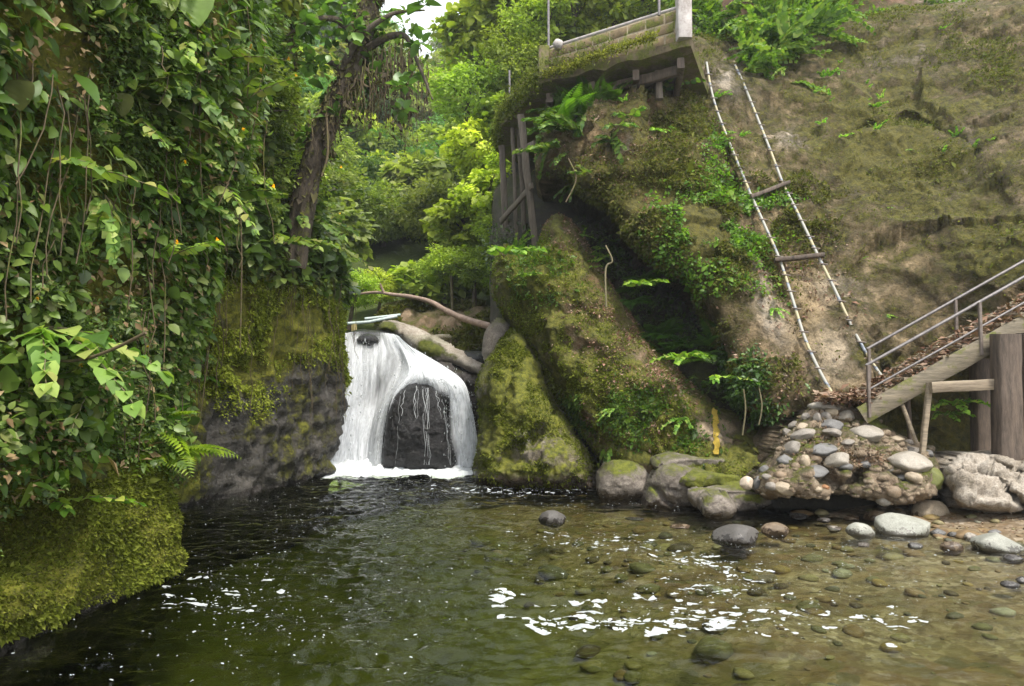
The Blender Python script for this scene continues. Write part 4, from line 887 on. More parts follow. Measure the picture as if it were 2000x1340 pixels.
def railat(k, px_):
    x, y = proj(RL[k]); i = np.argmin(np.hypot(x-px_[0], y-px_[1])); return RL[k][i]
for a, b2 in (((1468,384), (1530,362)), ((1524,510), (1598,500))):
    p, q = railat(0, a), railat(1, b2); d = norm(q-p)
    build('step', beam(p-d*.1+np.array([0, -.03, 0]), q+d*.08+np.array([0, -.03, 0]), .2, .07, seg=8, rough=.012), M['wood_dark'], ld)

# ------------------------------------------------------------------ wooden staircase on the right
st = empty('staircase', (0, 0, 0), 'wooden staircase with steel handrails climbing out of the right edge', 'staircase')
Ys0, Ys1 = 10.15, 9.98
def SX(px_): return Ys0+(Ys1-Ys0)*(px_-1693)/307
def sl(px_, y0): return y0-172*(px_-1693)/307
def sp_(px_, y0, dY=0): q = P(px_, sl(px_, y0), SX(px_)); q.y += dY; return q
for dY in (0, .95): build('stringer', beam(sp_(1683, 806, dY), sp_(2330, 806, dY), .06, .27, seg=20, rough=.012), M['wood_beam'], st)
for k in range(15):
    x = 1712+k*38; c = sp_(x, 793, .47)
    build('tread', beam(c-Vector((0, .44, 0)), c+Vector((0, .44, 0)), .30, .045, up=(0, 0, 1), rough=.004, seg=3), M['plank'], st)
for dY, xs in ((0, (1693, 1910, 2120)), (.95, (1760, 1945, 2130))):
    top = 713
    build('handrail', tube([sp_(xs[0]-2, top, dY), sp_(2330, top, dY)], .024, 8), M['steel'], st)
    if not dY: build('mid_rail', tube([sp_(xs[0], 763, dY), sp_(2330, 763, dY)], .016, 8), M['steel'], st)
    for x in xs:
        t_ = sp_(x, top, dY-.035); b_ = sp_(x, 815, dY-.035); b_.x = t_.x
        build('railing_post', beam(t_, b_, .045, .045, up=(0, 1, 0)), M['rust'], st)
pr = empty('timber_pier', (0, 0, 0), 'thick upright timber pier with a horizontal beam holding up the staircase', 'timber pier')
build('pier_post', beam(P(1963, 652, 9.78), P(1970, 975, 9.78), .32, .24, up=(0, 1, 0), ch=.02, seg=14, rough=.02), M['wood_dark'], pr)
build('pier_post', beam(P(2003, 650, 9.8), P(2006, 975, 9.8), .16, .22, up=(0, 1, 0), ch=.02, seg=14, rough=.02), M['wood_dark'], pr)
build('pier_post', beam(P(1915, 700, 10.6), P(1920, 940, 10.6), .26, .2, up=(0, 1, 0), ch=.02, seg=14, rough=.02), M['wood_dark'], pr)
build('cross_beam', beam(P(1818, 757, 9.86), P(1954, 750, 9.84), .08, .155, seg=8, rough=.008), M['plank'], pr)
build('strut', beam(P(1815, 748, 9.95), P(1801, 884, 9.95), .07, .07, up=(0, 1, 0), seg=6, rough=.01), M['plank'], pr)
build('strut', tube([P(1762, 790, 10.15), P(1790, 866, 10.1)], .03, 8), M['plank'], pr)
build('strut', tube([P(1773, 775, 10.4), P(1778, 860, 10.4)], .035, 8), M['wood_dark'], pr)

# ------------------------------------------------------------------ log, pipe bridge, yellow mark
lp = smooth_path([P(700,574,20.5), P(735,571,20.3), P(765,575,20.1), P(805,580,19.8), P(842,590,19.4), P(870,606,19), P(905,622,18.4), P(958,638,17.6), P(975,645,17.2)], 6)
lr = np.interp(np.linspace(0, 1, len(lp)), [0, .3, 1], [.035, .055, .11])*(1+.12*fbm(lp, 3, 3, 9))
lg = empty('fallen_log', (0, 0, 0), 'bare curved fallen tree trunk lying across above the waterfall', 'log')
build('trunk', tube(lp, lr, 12), M['log'], lg); build('branch_stub', tube([lp[9], lp[9]+np.array([-.1, -.1, .28])], [.05, .02], 8), M['log'], lg)
pb = empty('water_pipe', (0, 0, 0), 'pale blue pipes on short posts crossing the stream above the waterfall', 'pipe')
M['pipe'] = plain_mat('pipe', (.30, .38, .36), (.55, .62, .60), 10, .5, .2)
build('pipe', tube([P(655, 634, 18.8), P(720, 629, 19.0), P(775, 618, 19.4)], .045, 10), M['pipe'], pb); build('pipe', tube([P(712, 623, 19.2), P(782, 615, 19.6)], .04, 10), M['pipe'], pb)
for x in (688, 693): build('post', tube([P(x, 633, 18.9), P(x, 655, 18.9)], .06 if x > 690 else .03, 8), plain_mat('bamboo', (.3, .24, .08), (.5, .42, .2)), pb)
# yellow paint stripe on the boulder, laid over its real surface
ys = []
xs = [1396,1397,1395,1398,1397,1399,1396,1398,1400,1399,1397,1400,1399,1401,1400,1398,1399]
for i, x in enumerate(xs):
    y = 796+i*5.7
    for s in (-1, -.5, 0, .5, 1):
        h = hit('leaning_boulder', x+s*(5.5+1.2*math.sin(i*1.7)-(2 if i in (0, 16) else 0)), y, .03)
        ys.append(tuple(h) if h else tuple(P(x+s*5, y, 11.8)))
I = np.arange(len(ys)).reshape(-1, 5)
yo = build('paint_stripe', [(np.array(ys), np.stack([I[:-1, :-1], I[:-1, 1:], I[1:, 1:], I[1:, :-1]], -1).reshape(-1, 4))], plain_mat('yellow paint', (.36, .24, .03), (.66, .46, .08), 9, .6, .3))
yo.parent = bpy.data.objects['leaning_boulder']

# ------------------------------------------------------------------ foliage tools
def T_leaf(wr=.36, droop=.22, fold=.12, heart=False):
    t = np.array([0, .2, .5, .8, 1.0]); wd = np.array([0, .30, .36, .19, 0])*wr/.36
    if heart: wd = np.array([0, .42, .40, .18, 0])*wr/.36
    mid = np.stack([t, t*0, -droop*t**2], 1)
    L = np.stack([t[1:4], wd[1:4], -droop*t[1:4]**2+fold*wd[1:4]*2], 1); R_ = L*np.array([1, -1, 1])
    if heart: L[0, 0] = R_[0, 0] = .08
    V = np.concatenate([mid, L, R_])
    Fc = [(0,1,5),(1,2,5),(2,6,5),(2,3,6),(3,7,6),(3,4,7),(0,8,1),(1,8,2),(2,8,9),(2,9,3),(3,9,10),(3,10,4)]
    return V, np.array(Fc)
def T_small(wr=.5): return np.array([[0, 0, 0], [1, 0, -.12], [.45, wr/2, .07], [.45, -wr/2, .07]], float), np.array([[0, 1, 2], [0, 3, 1]])
def T_blade(n=5, w_=.035, droop=.75):
    t = np.linspace(0, 1, n); mid = np.stack([t*(1-.25*t), t*0, .35*t-droop*t**2], 1); ww = w_*(1-t**2)
    V = np.concatenate([mid+np.stack([t*0, ww, t*0], 1), mid-np.stack([t*0, ww, t*0], 1)])
    i = np.arange(n-1); return V, np.concatenate([np.stack([i, i+1, i+1+n], 1), np.stack([i, i+1+n, i+n], 1)])
def T_fine(wr=.45):
    t = np.linspace(0, 1, 14); wd = wr*np.sin(np.pi*t**.62)**.8; wd[0] = wd[-1] = 0; u = np.linspace(-1, 1, 7)
    V = np.array([[a-.10*abs(c)*(a < .3), c*b_, -.25*a*a+.10*abs(c)*b_+.012*math.sin(a*30+abs(c)*6)] for a, b_ in zip(t, wd) for c in u]); I = np.arange(98).reshape(14, 7)
    q = np.stack([I[:-1, :-1], I[1:, :-1], I[1:, 1:], I[:-1, 1:]], -1).reshape(-1, 4); return V, np.concatenate([q[:, :3], q[:, [0, 2, 3]]])
FINE = T_fine()
LEAF, HEART, SMALL, BLADE = T_leaf(), T_leaf(.42, .3, .08, True), T_small(), T_blade()
LONG = T_leaf(.2, .3, .1)
def inst(tm, Pp, A, Nn, S, rn=None):
    """place template leaves: axis A, up-normal Nn, size S -> (V, F, rnd)"""
    TV, TF = tm; n = len(Pp); A = norm(A); B = norm(np.cross(Nn, A)); C = np.cross(A, B)
    S = np.broadcast_to(S, (n,)); V = Pp[:, None]+S[:, None, None]*(TV[None, :, 0, None]*A[:, None]+TV[None, :, 1, None]*B[:, None]+TV[None, :, 2, None]*C[:, None])
    Fc = (TF[None]+(np.arange(n)*len(TV))[:, None, None]).reshape(-1, TF.shape[1])
    if rn is None: rn = rng.random(n)
    return V.reshape(-1, 3), Fc, np.repeat(rn, len(TV))
def join(parts):
    off = 0; V, Fc, R_ = [], [], []
    for v, f, r in parts: V.append(v); Fc.append(f+off); R_.append(r); off += len(v)
    return np.concatenate(V), np.concatenate(Fc), np.concatenate(R_)
def leafobj(name, parts, mat, parent=None):
    V, Fc, r = join(parts); return build(name, [(V, Fc)], mat, parent, {'rnd': r}, smooth=False)
def zone_w(zones, px, py, base=0):
    w_ = np.full(len(px), float(base))
    for z in zones:
        x0, y0, rx, ry, s = z[:5]; a = math.radians(z[5]) if len(z) > 5 else 0
        u = (px-x0)*math.cos(a)+(py-y0)*math.sin(a); v = -(px-x0)*math.sin(a)+(py-y0)*math.cos(a)
        w_ = w_+s*np.exp(-((u/rx)**2+(v/ry)**2)**1.5)
    return np.maximum(w_, 0)
def sample(key, n, zones=(), base=0, clump=0, cs=2.0, seed=0, win=(-60, -60, 2060, 1400)):
    V, Fc, N = ROCKS[key]; Pf = V[Fc].mean(1); px, py = proj(Pf)
    d = V[Fc]; ar = np.linalg.norm(np.cross(d[:, 2]-d[:, 0], d[:, 3]-d[:, 1]), axis=1)/2
    w_ = zone_w(zones, px, py, base) if not callable(zones) else zones(px, py, Pf)
    w_ = w_*((px > win[0]) & (px < win[2]) & (py > win[1]) & (py < win[3]))
    if clump: w_ = w_*np.clip((fbm(Pf, cs, 4, seed)+.12)*clump, 0, 1)
    w_ = w_*ar; w_ = w_/w_.sum(); i = rng.choice(len(Fc), n, p=w_); uv = rng.random((n, 2)); 
    q = V[Fc[i]]; Pp = (q[:, 0]*(1-uv[:, :1])+q[:, 1]*uv[:, :1])*(1-uv[:, 1:])+(q[:, 3]*(1-uv[:, :1])+q[:, 2]*uv[:, :1])*uv[:, 1:]
    return Pp, norm(N[Fc[i]].mean(1))
def rnd3(n): return rng.standard_normal((n, 3))
UP = np.array([0, 0, 1.]); TOCAM = np.array([0, -1, 0.])

G_DARK = [(.025, .045, .009), (.045, .08, .016), (.07, .12, .022), (.11, .17, .035)]
G_MID = [(.04, .06, .012), (.075, .115, .02), (.12, .17, .03), (.17, .23, .045), (.20, .20, .07)]
G_BRI = [(.05, .09, .008), (.09, .16, .014), (.14, .22, .02), (.20, .27, .03)]
G_MOSS = [(.055, .062, .008), (.115, .13, .014), (.18, .20, .024), (.24, .25, .045)]
G_OLIVE = [(.05, .055, .012), (.09, .10, .018), (.13, .15, .02), (.16, .13, .05)]
M['leaf_dark'] = leaf_mat('dark foliage', G_DARK, .38, .3); M['leaf_mid'] = leaf_mat('mid foliage', G_MID, .4, .35)
M['leaf_bright'] = leaf_mat('bright foliage', G_BRI, .45, .45); M['leaf_moss'] = leaf_mat('moss', G_MOSS, .8, .3, spec=.1)
M['leaf_big'] = leaf_mat('broad leaves', [(.05, .09, .018), (.09, .15, .03), (.15, .22, .045), (.22, .28, .06), (.27, .25, .09)], .5, .35, spec=.3)
M['leaf_olive'] = leaf_mat('olive ground leaves', G_OLIVE, .7, .3, spec=.2)
M['leaf_forest'] = leaf_mat('forest', [(.07, .10, .025), (.15, .19, .05), (.25, .29, .08), (.34, .37, .13)], .5, .4, var=.35)
M['litter'] = leaf_mat('leaf litter', [(.08, .035, .02), (.17, .085, .05), (.27, .16, .10), (.34, .25, .18), (.12, .07, .04)], .8, .1)
M['dead'] = leaf_mat('withered leaf', [(.15, .10, .04), (.26, .20, .10)], .8, .2); M['flower'] = leaf_mat('yellow flower', [(.75, .33, .01), (.9, .5, .02)], .6, .3)
M['root'] = leaf_mat('hanging roots', [(.03, .022, .012), (.08, .06, .028), (.10, .10, .025)], .9, .1)

# ---- moss and ground cover nobody could count
def cover(key, n, zones, size, tm, mat, name, label, base=0, clump=0, cs=2.0, seed=0, out=.8, down=.3, lift=.0, win=(-60, -60, 2060, 1400), jit=.7, extra=0, tone=1):
    if key == 'left': win = (-700, -400, 2060, 1700); n = int(n*1.3)
    Pp, N = sample(key, n, zones, base, clump, cs, seed, win)
    A = N*out+rnd3(n)*jit-UP*down; Nn = N*.5+UP*.7+rnd3(n)*.45+TOCAM*.2
    S = size*rng.lognormal(0, .35, n)
    o = leafobj(name, [inst(tm, Pp+N*(lift*rng.random((n, 1))+extra), A, Nn, S)], mat)
    o.color = (tone, tone, tone, 1)
    return tag(o, label, name.replace('_', ' '), kind='stuff')
lump = lambda px, py, Pf: ((Pf[:, 1] < 8.2) & (Pf[:, 2] < 1.25+.15*np.sin(Pf[:, 1]*3)) & (Pf[:, 2] > .06))*1.0
cover('left', 52000, lump, .030, SMALL, M['leaf_moss'], 'moss', 'yellow green moss blanketing the low bank at the left waterline', clump=6, cs=3, seed=3, jit=.8)
upper = lambda px, py, Pf: np.clip((Pf[:, 2]-(.95+.2*np.sin(Pf[:, 1]*2.3)))*2, 0, 1)*(Pf[:, 1] < 9.8)
cover('left', 75000, upper, .042, SMALL, M['leaf_mid'], 'undergrowth', 'dense small leaved undergrowth on the near left cliff', lift=.25, clump=5, cs=1.4, seed=5)
cover('left', 14000, upper, .075, LEAF, M['leaf_mid'], 'undergrowth', 'dark leafy creepers deep on the near left cliff', lift=.3, clump=4, cs=1.0, seed=6)
up2 = lambda px, py, Pf: np.clip((Pf[:, 2]-1.3)*2, 0, 1)*(Pf[:, 2] < 2.6)*(Pf[:, 1] < 8.8)
cover('left', 32000, up2, .033, SMALL, M['leaf_bright'], 'moss', 'bright feathery moss along the foot of the near left cliff', lift=.08, clump=5, cs=2, seed=16)
far_ = lambda px, py, Pf: np.clip((Pf[:, 2]-(1.7+.6*np.sin(Pf[:, 1]*2)))*1.3, 0, 1)*(Pf[:, 1] > 9.8)
cover('left', 110000, far_, .048, SMALL, M['leaf_moss'], 'moss', 'green moss hanging on the far left cliff beside the waterfall', tone=1.35, lift=.1, clump=5, cs=1.6, seed=7)
far2 = lambda px, py, Pf: np.clip((Pf[:, 2]-3.6)*.8, 0, 1)*(Pf[:, 1] > 9.0)
cover('left', 26000, far2, .13, LEAF, M['leaf_mid'], 'undergrowth', 'leafy undergrowth covering the top of the far left cliff', lift=.3, clump=4, cs=.9, seed=8)
cover('left', 9000, far2, .20, LEAF, M['leaf_dark'], 'undergrowth', 'dark broad leaves hanging over the far left cliff', lift=.3, clump=4, cs=.9, seed=9)
cover('left', 45000, lump, .024, SMALL, M['leaf_moss'], 'moss', 'fine moss cushions filling the low bank at the left waterline', seed=4, jit=.8)
cover('left', 4500, upper, .055, SMALL, M['dead'], 'dead_foliage', 'withered brown leaves caught in the near left cliff', lift=.3, clump=6, cs=1.8, seed=15)
gz_ = [(120, 300, 150, 130, 1), (60, 450, 60, 120, 1), (330, 420, 120, 160, .6), (420, 330, 60, 120, .6), (230, 200, 60, 80, .8)]
Pp, N = sample('left', 1500, gz_, clump=5, cs=1.5, seed=10)
tag(leafobj('grass', [inst(BLADE, Pp, N+rnd3(1500)*.25-TOCAM*.1, UP+rnd3(1500)*.2, .30*rng.lognormal(0, .35, 1500))], M['leaf_mid']), 'long thin grass blades arching from the left cliff', 'grass', kind='stuff')
cover('left', 5000, upper, .11, LONG, M['leaf_bright'], 'undergrowth', 'narrow drooping leaves among the creepers of the left cliff', lift=.3, clump=6, cs=1.1, seed=17, down=.7)
Pp, N = sample('left', 420, lambda px, py, Pf: (Pf[:, 2] > 2.2)*1.0, clump=5, cs=1.0, seed=18); ch = []
for p, n_ in zip(Pp, N):
    L_ = random.uniform(.4, 1.5); m_ = 7; t = np.linspace(0, 1, m_)[:, None]; q = p+n_*random.uniform(.05, .35)-UP*L_*t+.03*rnd3(m_).cumsum(0)*np.array([1, 1, 0]); ch += tube(q, .006, 3, cap=False)
tag(build('hanging_vines', ch, M['vine']), 'thin tangled vines trailing down the left cliff', 'vines', kind='stuff')
# right side
zb = [(1030,600,60,120,1),(1050,530,70,70,.9),(1120,720,70,80,.9),(1180,800,80,60,.9),(1260,800,120,60,.9,25),(1300,900,130,30,.5,10),(1100,600,90,90,.35),(1420,920,60,30,.4)]
cover('leaning_boulder', 36000, zb+[(1200,720,120,120,.5)], .034, SMALL, M['leaf_moss'], 'moss', 'olive moss cushions growing on the leaning boulder', tone=1.25, clump=6, cs=2.2, seed=20)
cover('leaning_boulder', 6000, [(1180,600,80,100,1),(1250,700,90,80,1),(1310,770,60,40,1,30),(1090,470,60,50,.6),(1250,820,100,50,.8)], .040, SMALL, M['litter'], 'withered_moss', 'rusty brown dry moss on the middle of the leaning boulder', clump=6, cs=2.4, seed=21)
cover('leaning_boulder', 5500, [(1060,540,70,50,.6),(1160,800,50,40,1),(1280,830,100,45,1,20),(1230,780,60,40,.6),(1330,800,60,40,.6)], .055, SMALL, M['leaf_bright'], 'creeping_plants', 'small bright creeping plants on the leaning boulder', clump=6, cs=2, seed=22, lift=.06)
cover('mossy_boulder', 22000, [(1000,760,60,130,1),(1040,880,110,70,.6),(990,660,50,60,.9)], .034, SMALL, M['leaf_moss'], 'moss', 'moss patches on the green boulder beside the waterfall', clump=6, cs=2.3, seed=24)
cover('rock_slab', 34000, [(1360,450,110,130,1,-20),(1430,560,90,90,1),(1500,420,110,90,1),(1330,360,60,170,.8,-15),(1400,640,60,120,1,-25),(1480,700,80,70,.9),(1150,380,90,60,.8),(1250,460,90,50,.9,30),(1560,410,60,50,.5),(1350,200,40,80,.7),(1620,430,60,50,.3)], .058, SMALL, M['leaf_olive'], 'creeping_plants', 'dull green ground cover along the lower edge of the tilted rock face', clump=6, cs=1.5, seed=26, lift=.1)
cover('rock_slab', 6500, [(1370,440,90,80,1),(1440,450,80,50,1),(1500,400,50,30,1),(1430,560,80,80,.5),(1340,480,60,50,.8),(1400,340,30,80,.5)], .055, LEAF, M['leaf_bright'], 'creeping_plants', 'bright leafy creepers beside the ladder on the tilted rock face', clump=6, cs=1.6, seed=27, lift=.14)
cover('rock_slab', 5000, [(1330,430,110,90,1),(1500,480,120,90,.8),(1200,260,120,80,.7),(1480,730,100,60,1),(1290,330,90,90,.5),(1590,600,80,120,.4),(1180,350,90,60,1)], .055, SMALL, M['litter'], 'leaf_litter', 'brown dead leaves and roots caught on the tilted rock face', clump=5, cs=2, seed=28)
cover('rock_slab', 4500, [(1440,745,60,50,1),(1500,790,60,40,.6)], .07, SMALL, M['leaf_dark'], 'undergrowth', 'dark leaves in the shade at the lower lip of the tilted rock face', clump=6, cs=1.6, seed=29, lift=.15)
cover('rock_slab', 9000, [(1900,110,100,50,1,15),(1810,270,120,30,1,25),(1830,330,60,30,.8),(1760,30,140,30,1),(1950,130,60,50,1),(1740,350,80,30,.4),(1370,90,70,25,1.2),(1420,70,60,20,1.2),(1950,470,60,40,.4),(1700,120,80,20,.4)], .055, SMALL, M['leaf_olive'], 'creeping_plants', 'sparse tufts of plants on the right part of the tilted rock face', clump=7, cs=1.7, seed=30, lift=.08)
cover('rock_slab', 30000, [(1700,330,400,300,1)], .024, SMALL, M['leaf_moss'], 'moss', 'thin olive moss on the tilted rock face', clump=6, cs=1.0, seed=31, base=.1)
cover('soil_bank', 12000, [(1450,40,150,60,1),(1750,40,200,30,1),(1600,-20,200,50,.6),(1900,40,150,30,.6)], .11, SMALL, M['leaf_bright'], 'undergrowth', 'bright undergrowth along the brown soil bank', clump=5, cs=.8, seed=33, lift=.3)
cover('rubble_bank', 14000, [(860,600,150,30,1),(900,680,60,60,.5),(780,625,40,20,1.2),(940,620,40,40,1)], .09, SMALL, M['leaf_olive'], 'undergrowth', 'low plants on the rubble bank above the waterfall', clump=6, cs=1, seed=34, lift=.1)
cover('crevice', 3500, [(1300,640,120,50,1,50),(1400,740,90,50,1,45),(1230,540,60,60,1),(1180,500,60,60,1),(1010,500,60,40,1)], .09, SMALL, M['leaf_dark'], 'undergrowth', 'shade plants deep in the crevice', clump=5, cs=1.4, seed=35, lift=.5)
cover('rubble_mound', 1500, [(1690,895,60,15,1),(1600,880,40,20,.3),(1620,830,30,30,.3)], .04, SMALL, M['litter'], 'leaf_litter', 'dead leaves on the shelf of the stone mound', seed=36, lift=.02)
# litter round the ladder foot and on the stair treads
n = 1500; tt = rng.random(n)*420; Pp = np.array([tuple(sp_(1690+t_, 786-rng.random()*4, rng.random()*.9)) for t_ in tt]); Pp[:, 2] += rng.random(n)*.05
n2 = 1500; q = np.array([tuple(P(x, y, Y_)) for x, y, Y_ in zip(rng.uniform(1600, 1740, n2), rng.normal(776, 5, n2), rng.uniform(10.15, 10.8, n2))])
tag(leafobj('leaf_litter', [inst(SMALL, np.concatenate([Pp, q]), rnd3(n+n2)*np.array([1, 1, .35]), UP+rnd3(n+n2)*.5, .075*rng.lognormal(0, .4, n+n2))], M['litter']), 'reddish dead leaves heaped on the stairs and the stair foot', 'leaf litter', kind='stuff')
n = 900; c = np.stack([rng.uniform(5.6, 8.5, n), rng.uniform(8.6, 10.6, n)], 1); z = bed_height(c[:, 0], c[:, 1])
tag(leafobj('leaf_litter', [inst(SMALL, np.concatenate([c, z[:, None]+.02], 1)[z > .03], rnd3(int((z > .03).sum()))*np.array([1, 1, .2]), UP+rnd3(int((z > .03).sum()))*.4, .05)], M['litter']), 'brown leaf scraps on the gravel shore', 'leaf litter', kind='stuff')
# moss and weeds on the platform edges
def strip_cover(pts, n, r, size, mat, name, label, tm=SMALL, down=.3):
    pts = np.array([tuple(p) for p in pts]); L = np.concatenate([[0], np.cumsum(np.linalg.norm(np.diff(pts, axis=0), axis=1))]); s = rng.random(n)*L[-1]
    Pp = np.stack([np.interp(s, L, pts[:, i]) for i in range(3)], 1)+rnd3(n)*np.array([r[0], r[0], r[1]])
    return tag(leafobj(name, [inst(tm, Pp, rnd3(n)*.6+TOCAM*.6-UP*down, UP*.6+rnd3(n)*.5+TOCAM*.3, size*rng.lognormal(0, .35, n))], mat), label, name.replace('_', ' '), kind='stuff')
strip_cover([A0+[-.1, -.12, .1], A2+[-.12, 0, .15], A3+[-.1, 0, .1]], 6500, (.07, .17), .055, M['leaf_moss'], 'moss', 'yellow moss covering the left slope of the platform')
strip_cover([A1+[-.6, -.18, .0], A0+[0, -.2, .02]], 3000, (.04, .05), .045, M['leaf_moss'], 'moss', 'moss along the lower edge of the platform')
strip_cover([A0+[0, -.2, .2], A0+[1.4, -1.0, .25]], 1300, (.03, .14), .045, M['leaf_olive'], 'creeping_plants', 'weeds on the block parapet')

# ------------------------------------------------------------------ ferns
def frond(Lf=.6, pairs=16, droop=.5, wr=.32):
    t = np.linspace(.08, 1, pairs); mid = np.stack([t*Lf*(1-.18*t), t*0, Lf*(.28*t-droop*t*t)], 1); tang = norm(np.gradient(mid, axis=0))
    ln = Lf*wr*np.sin(np.pi*np.clip(t*.93+.07, 0, 1))**.7*(1.05-t*.55); parts = []
    for s in (-1, 1):
        A = np.array([0, s, 0])*1.0+tang*.45+np.array([0, 0, -.12]); Nn = np.cross(tang, np.array([0, 1, 0]))*1.0; Nn = Nn*np.sign(Nn[:, 2:3]+1e-6)
        V, Fc, r = inst((SMALL[0]*np.array([1, .55*(.6/Lf)**.2, 1]), SMALL[1]), mid, A, Nn, ln, np.full(pairs, .5)+rng.normal(0, .15, pairs)); parts.append((V, Fc, r))
    rach = inst((np.array([[0, .006, 0], [0, -.006, 0], [1, 0, 0]], float), np.array([[0, 1, 2]])), mid[:-1], np.diff(mid, axis=0), np.tile(UP, (pairs-1, 1)), np.linalg.norm(np.diff(mid, axis=0), axis=1)*1.1, np.full(pairs-1, .2)); parts.append(rach)
    return join(parts)
def rotV(V, rx=0, ry=0, rz=0, s=1.0):
    return (V*s)@np.array((Matrix.Rotation(rz, 3, 'Z')@Matrix.Rotation(ry, 3, 'Y')@Matrix.Rotation(rx, 3, 'X'))).T
def fern_parts(nf=6, Lf=.55, spread=2.2):
    out = []
    for i in range(nf):
        a = (i/(nf-1)-.5)*spread+random.uniform(-.15, .15); V, Fc, r = frond(Lf*random.uniform(.7, 1.15), 17, random.uniform(.35, .75))
        out.append((rotV(V, random.uniform(-.3, .3), random.uniform(-.7, .25), a), Fc, r))
    return out
FERN = []
for k in range(5):
    o = leafobj('fern', fern_parts(5+k % 3), M['leaf_bright']); FERN.append(o.data); bpy.data.objects.remove(o)
def orient(xa, up=(0, 0, 1)):
    x = Vector(xa).normalized(); u = Vector(up); y = u.cross(x); y = y.normalized() if y.length > 1e-3 else Vector((0, 1, 0)); z = x.cross(y)
    return Matrix((x, y, z)).transposed().to_euler()
def fern(p, xa, s, label, group, tone=(1, 1, 1)):
    o = bpy.data.objects.new('fern', random.choice(FERN)); sc.collection.objects.link(o); o.location = p; o.rotation_euler = orient(xa); o.scale = (s, s, s); o.color = (*tone, 1)
    return tag(o, label, 'fern', group)
def spots(key, zones, n, **k):
    Pp, N = sample(key, n, zones, **k); return list(zip(Pp, N))
GF = 'ferns on the left cliff'
for p, n_ in spots('left', [(330,880,40,70,3),(300,830,60,60,2),(370,690,50,50,2),(330,620,60,50,1.2),(480,260,60,60,1),(560,430,60,60,1),(250,900,60,40,1),(130,830,130,60,.9),(400,440,60,60,1),(620,520,40,60,1),(520,820,20,20,.4)], 70, seed=41, clump=0):
    fern(p-n_*.04, n_*.8+rnd3(1)[0]*.3+TOCAM*.45, random.uniform(.55, 1.15)*(.8 if p[1] < 8 else 1.0), 'feathery fern arching out of the moss on the left cliff', GF, (.8, .95, .8) if random.random() < .5 else (1.15, 1.1, .8))
for (x, y, s, lab) in [(345, 905, 1.5, 'large bright fern overhanging the water at the corner of the left bank'), (312, 850, 1.1, 'fern just above the large bright one at the left bank corner')]:
    h = hit('left', x-18, y-12)
    if h: fern(h, (.55, -.55, -.1), s, lab, None, (1.5, 1.35, .9))
for p, n_ in spots('rock_slab', [(1150,215,80,25,2),(1200,200,60,25,1),(1110,240,40,40,1)], 12, seed=43):
    fern(p, n_*.8+rnd3(1)[0]*.3-UP*.1, random.uniform(.8, 1.4), 'fern hanging below the concrete platform', 'ferns under the platform', (.55, .62, .5))
h = hit('rock_slab', 1110, 250)
fern(h+Vector((0, -.1, 0)), (.75, -.4, .75), 2.3, 'very large pale fern frond reaching up to the platform edge', None, (.9, .98, .8))
for p, n_ in spots('crevice', [(1260,680,30,30,1),(1300,620,40,40,1),(1230,580,30,30,1),(1350,700,40,30,1)], 10, seed=44):
    fern(p+np.array([0, -.9, 0]), TOCAM+rnd3(1)[0]*.4, random.uniform(1, 1.7), 'dark fern in the shaded crevice', 'ferns in the crevice', (.5, .65, .55))

# ------------------------------------------------------------------ leafy shrubs of the left cliff and elsewhere
def shrub(k, Lf=.9, leaf=.16, nl=9, heart=False, flower=False, branch=2):
    root = empty('leafy_shrub', (0, 0, 0)); stems = []; lv = []; fl = []
    for b_ in range(branch):
        a = (b_-(branch-1)/2)*.6+random.uniform(-.15, .15); el = random.uniform(-.1, .35); L_ = Lf*random.uniform(.7, 1.1)
        t = np.linspace(0, 1, nl+1); pth = np.stack([t*math.cos(a), t*math.sin(a), t*el-.38*t*t], 1)*L_+.02*L_*rnd3(nl+1).cumsum(0)*np.array([0, 1, 1])*.4
        stems += tube(pth, np.linspace(.011, .003, nl+1), 5, cap=False); tg = norm(np.gradient(pth, axis=0)); ph = random.uniform(0, 1)
        for i in range(2, nl+1):
            sd = leaf*(1.15-.5*t[i])*random.uniform(.75, 1.2)
            for s in (-1, 1):
                side = np.cross(tg[i], UP)*s; A = side*(1-.3*t[i])+tg[i]*(.5+.4*t[i])+np.array([0, 0, random.uniform(-.35, .15)])
                lv.append(inst(HEART if heart else LEAF, pth[i:i+1], A[None], (UP+.5*np.array([-.2, 0, 0])+rnd3(1)[0]*.25)[None], sd))
        lv.append(inst(LEAF, pth[-1:], tg[-1:], UP[None], leaf*.5))
        if flower:
            for q in range(random.choice([3, 4, 5])):
                c = pth[-1]+tg[-1]*.03+rnd3(1)[0]*.009+UP*.02; n = 9; fl.append(inst((SMALL[0]*np.array([1, 1.3, 1]), SMALL[1]), np.repeat(c[None], n, 0), rnd3(n), rnd3(n), .019))
    build('stem', stems, M['stem'], root); leafobj('foliage', lv, M['leaf_big'], root)
    if flower: leafobj('flower_cluster', fl, M['flower'], root)
    return root
SH = [shrub(k, .75+.12*(k % 3), .15+.02*(k % 3), 8+k % 3, heart=k in (2, 5), flower=k in (0, 3, 4), branch=1+(k % 3)) for k in range(7)]
SHU = [False]*7
def put_shrub(p, xa, s, label, group, k=None, tone=(1, 1, 1), name=None):
    k = random.randrange(7) if k is None else k
    o = SH[k] if not SHU[k] else copy_tree(SH[k]); SHU[k] = True
    o.location = p; o.rotation_euler = orient(xa); o.scale = (s, s, s); tag(o, label, 'plant' if name else 'shrub', group); o.name = name or o.name
    for c in o.children: c.color = (*tone, 1)
    return o
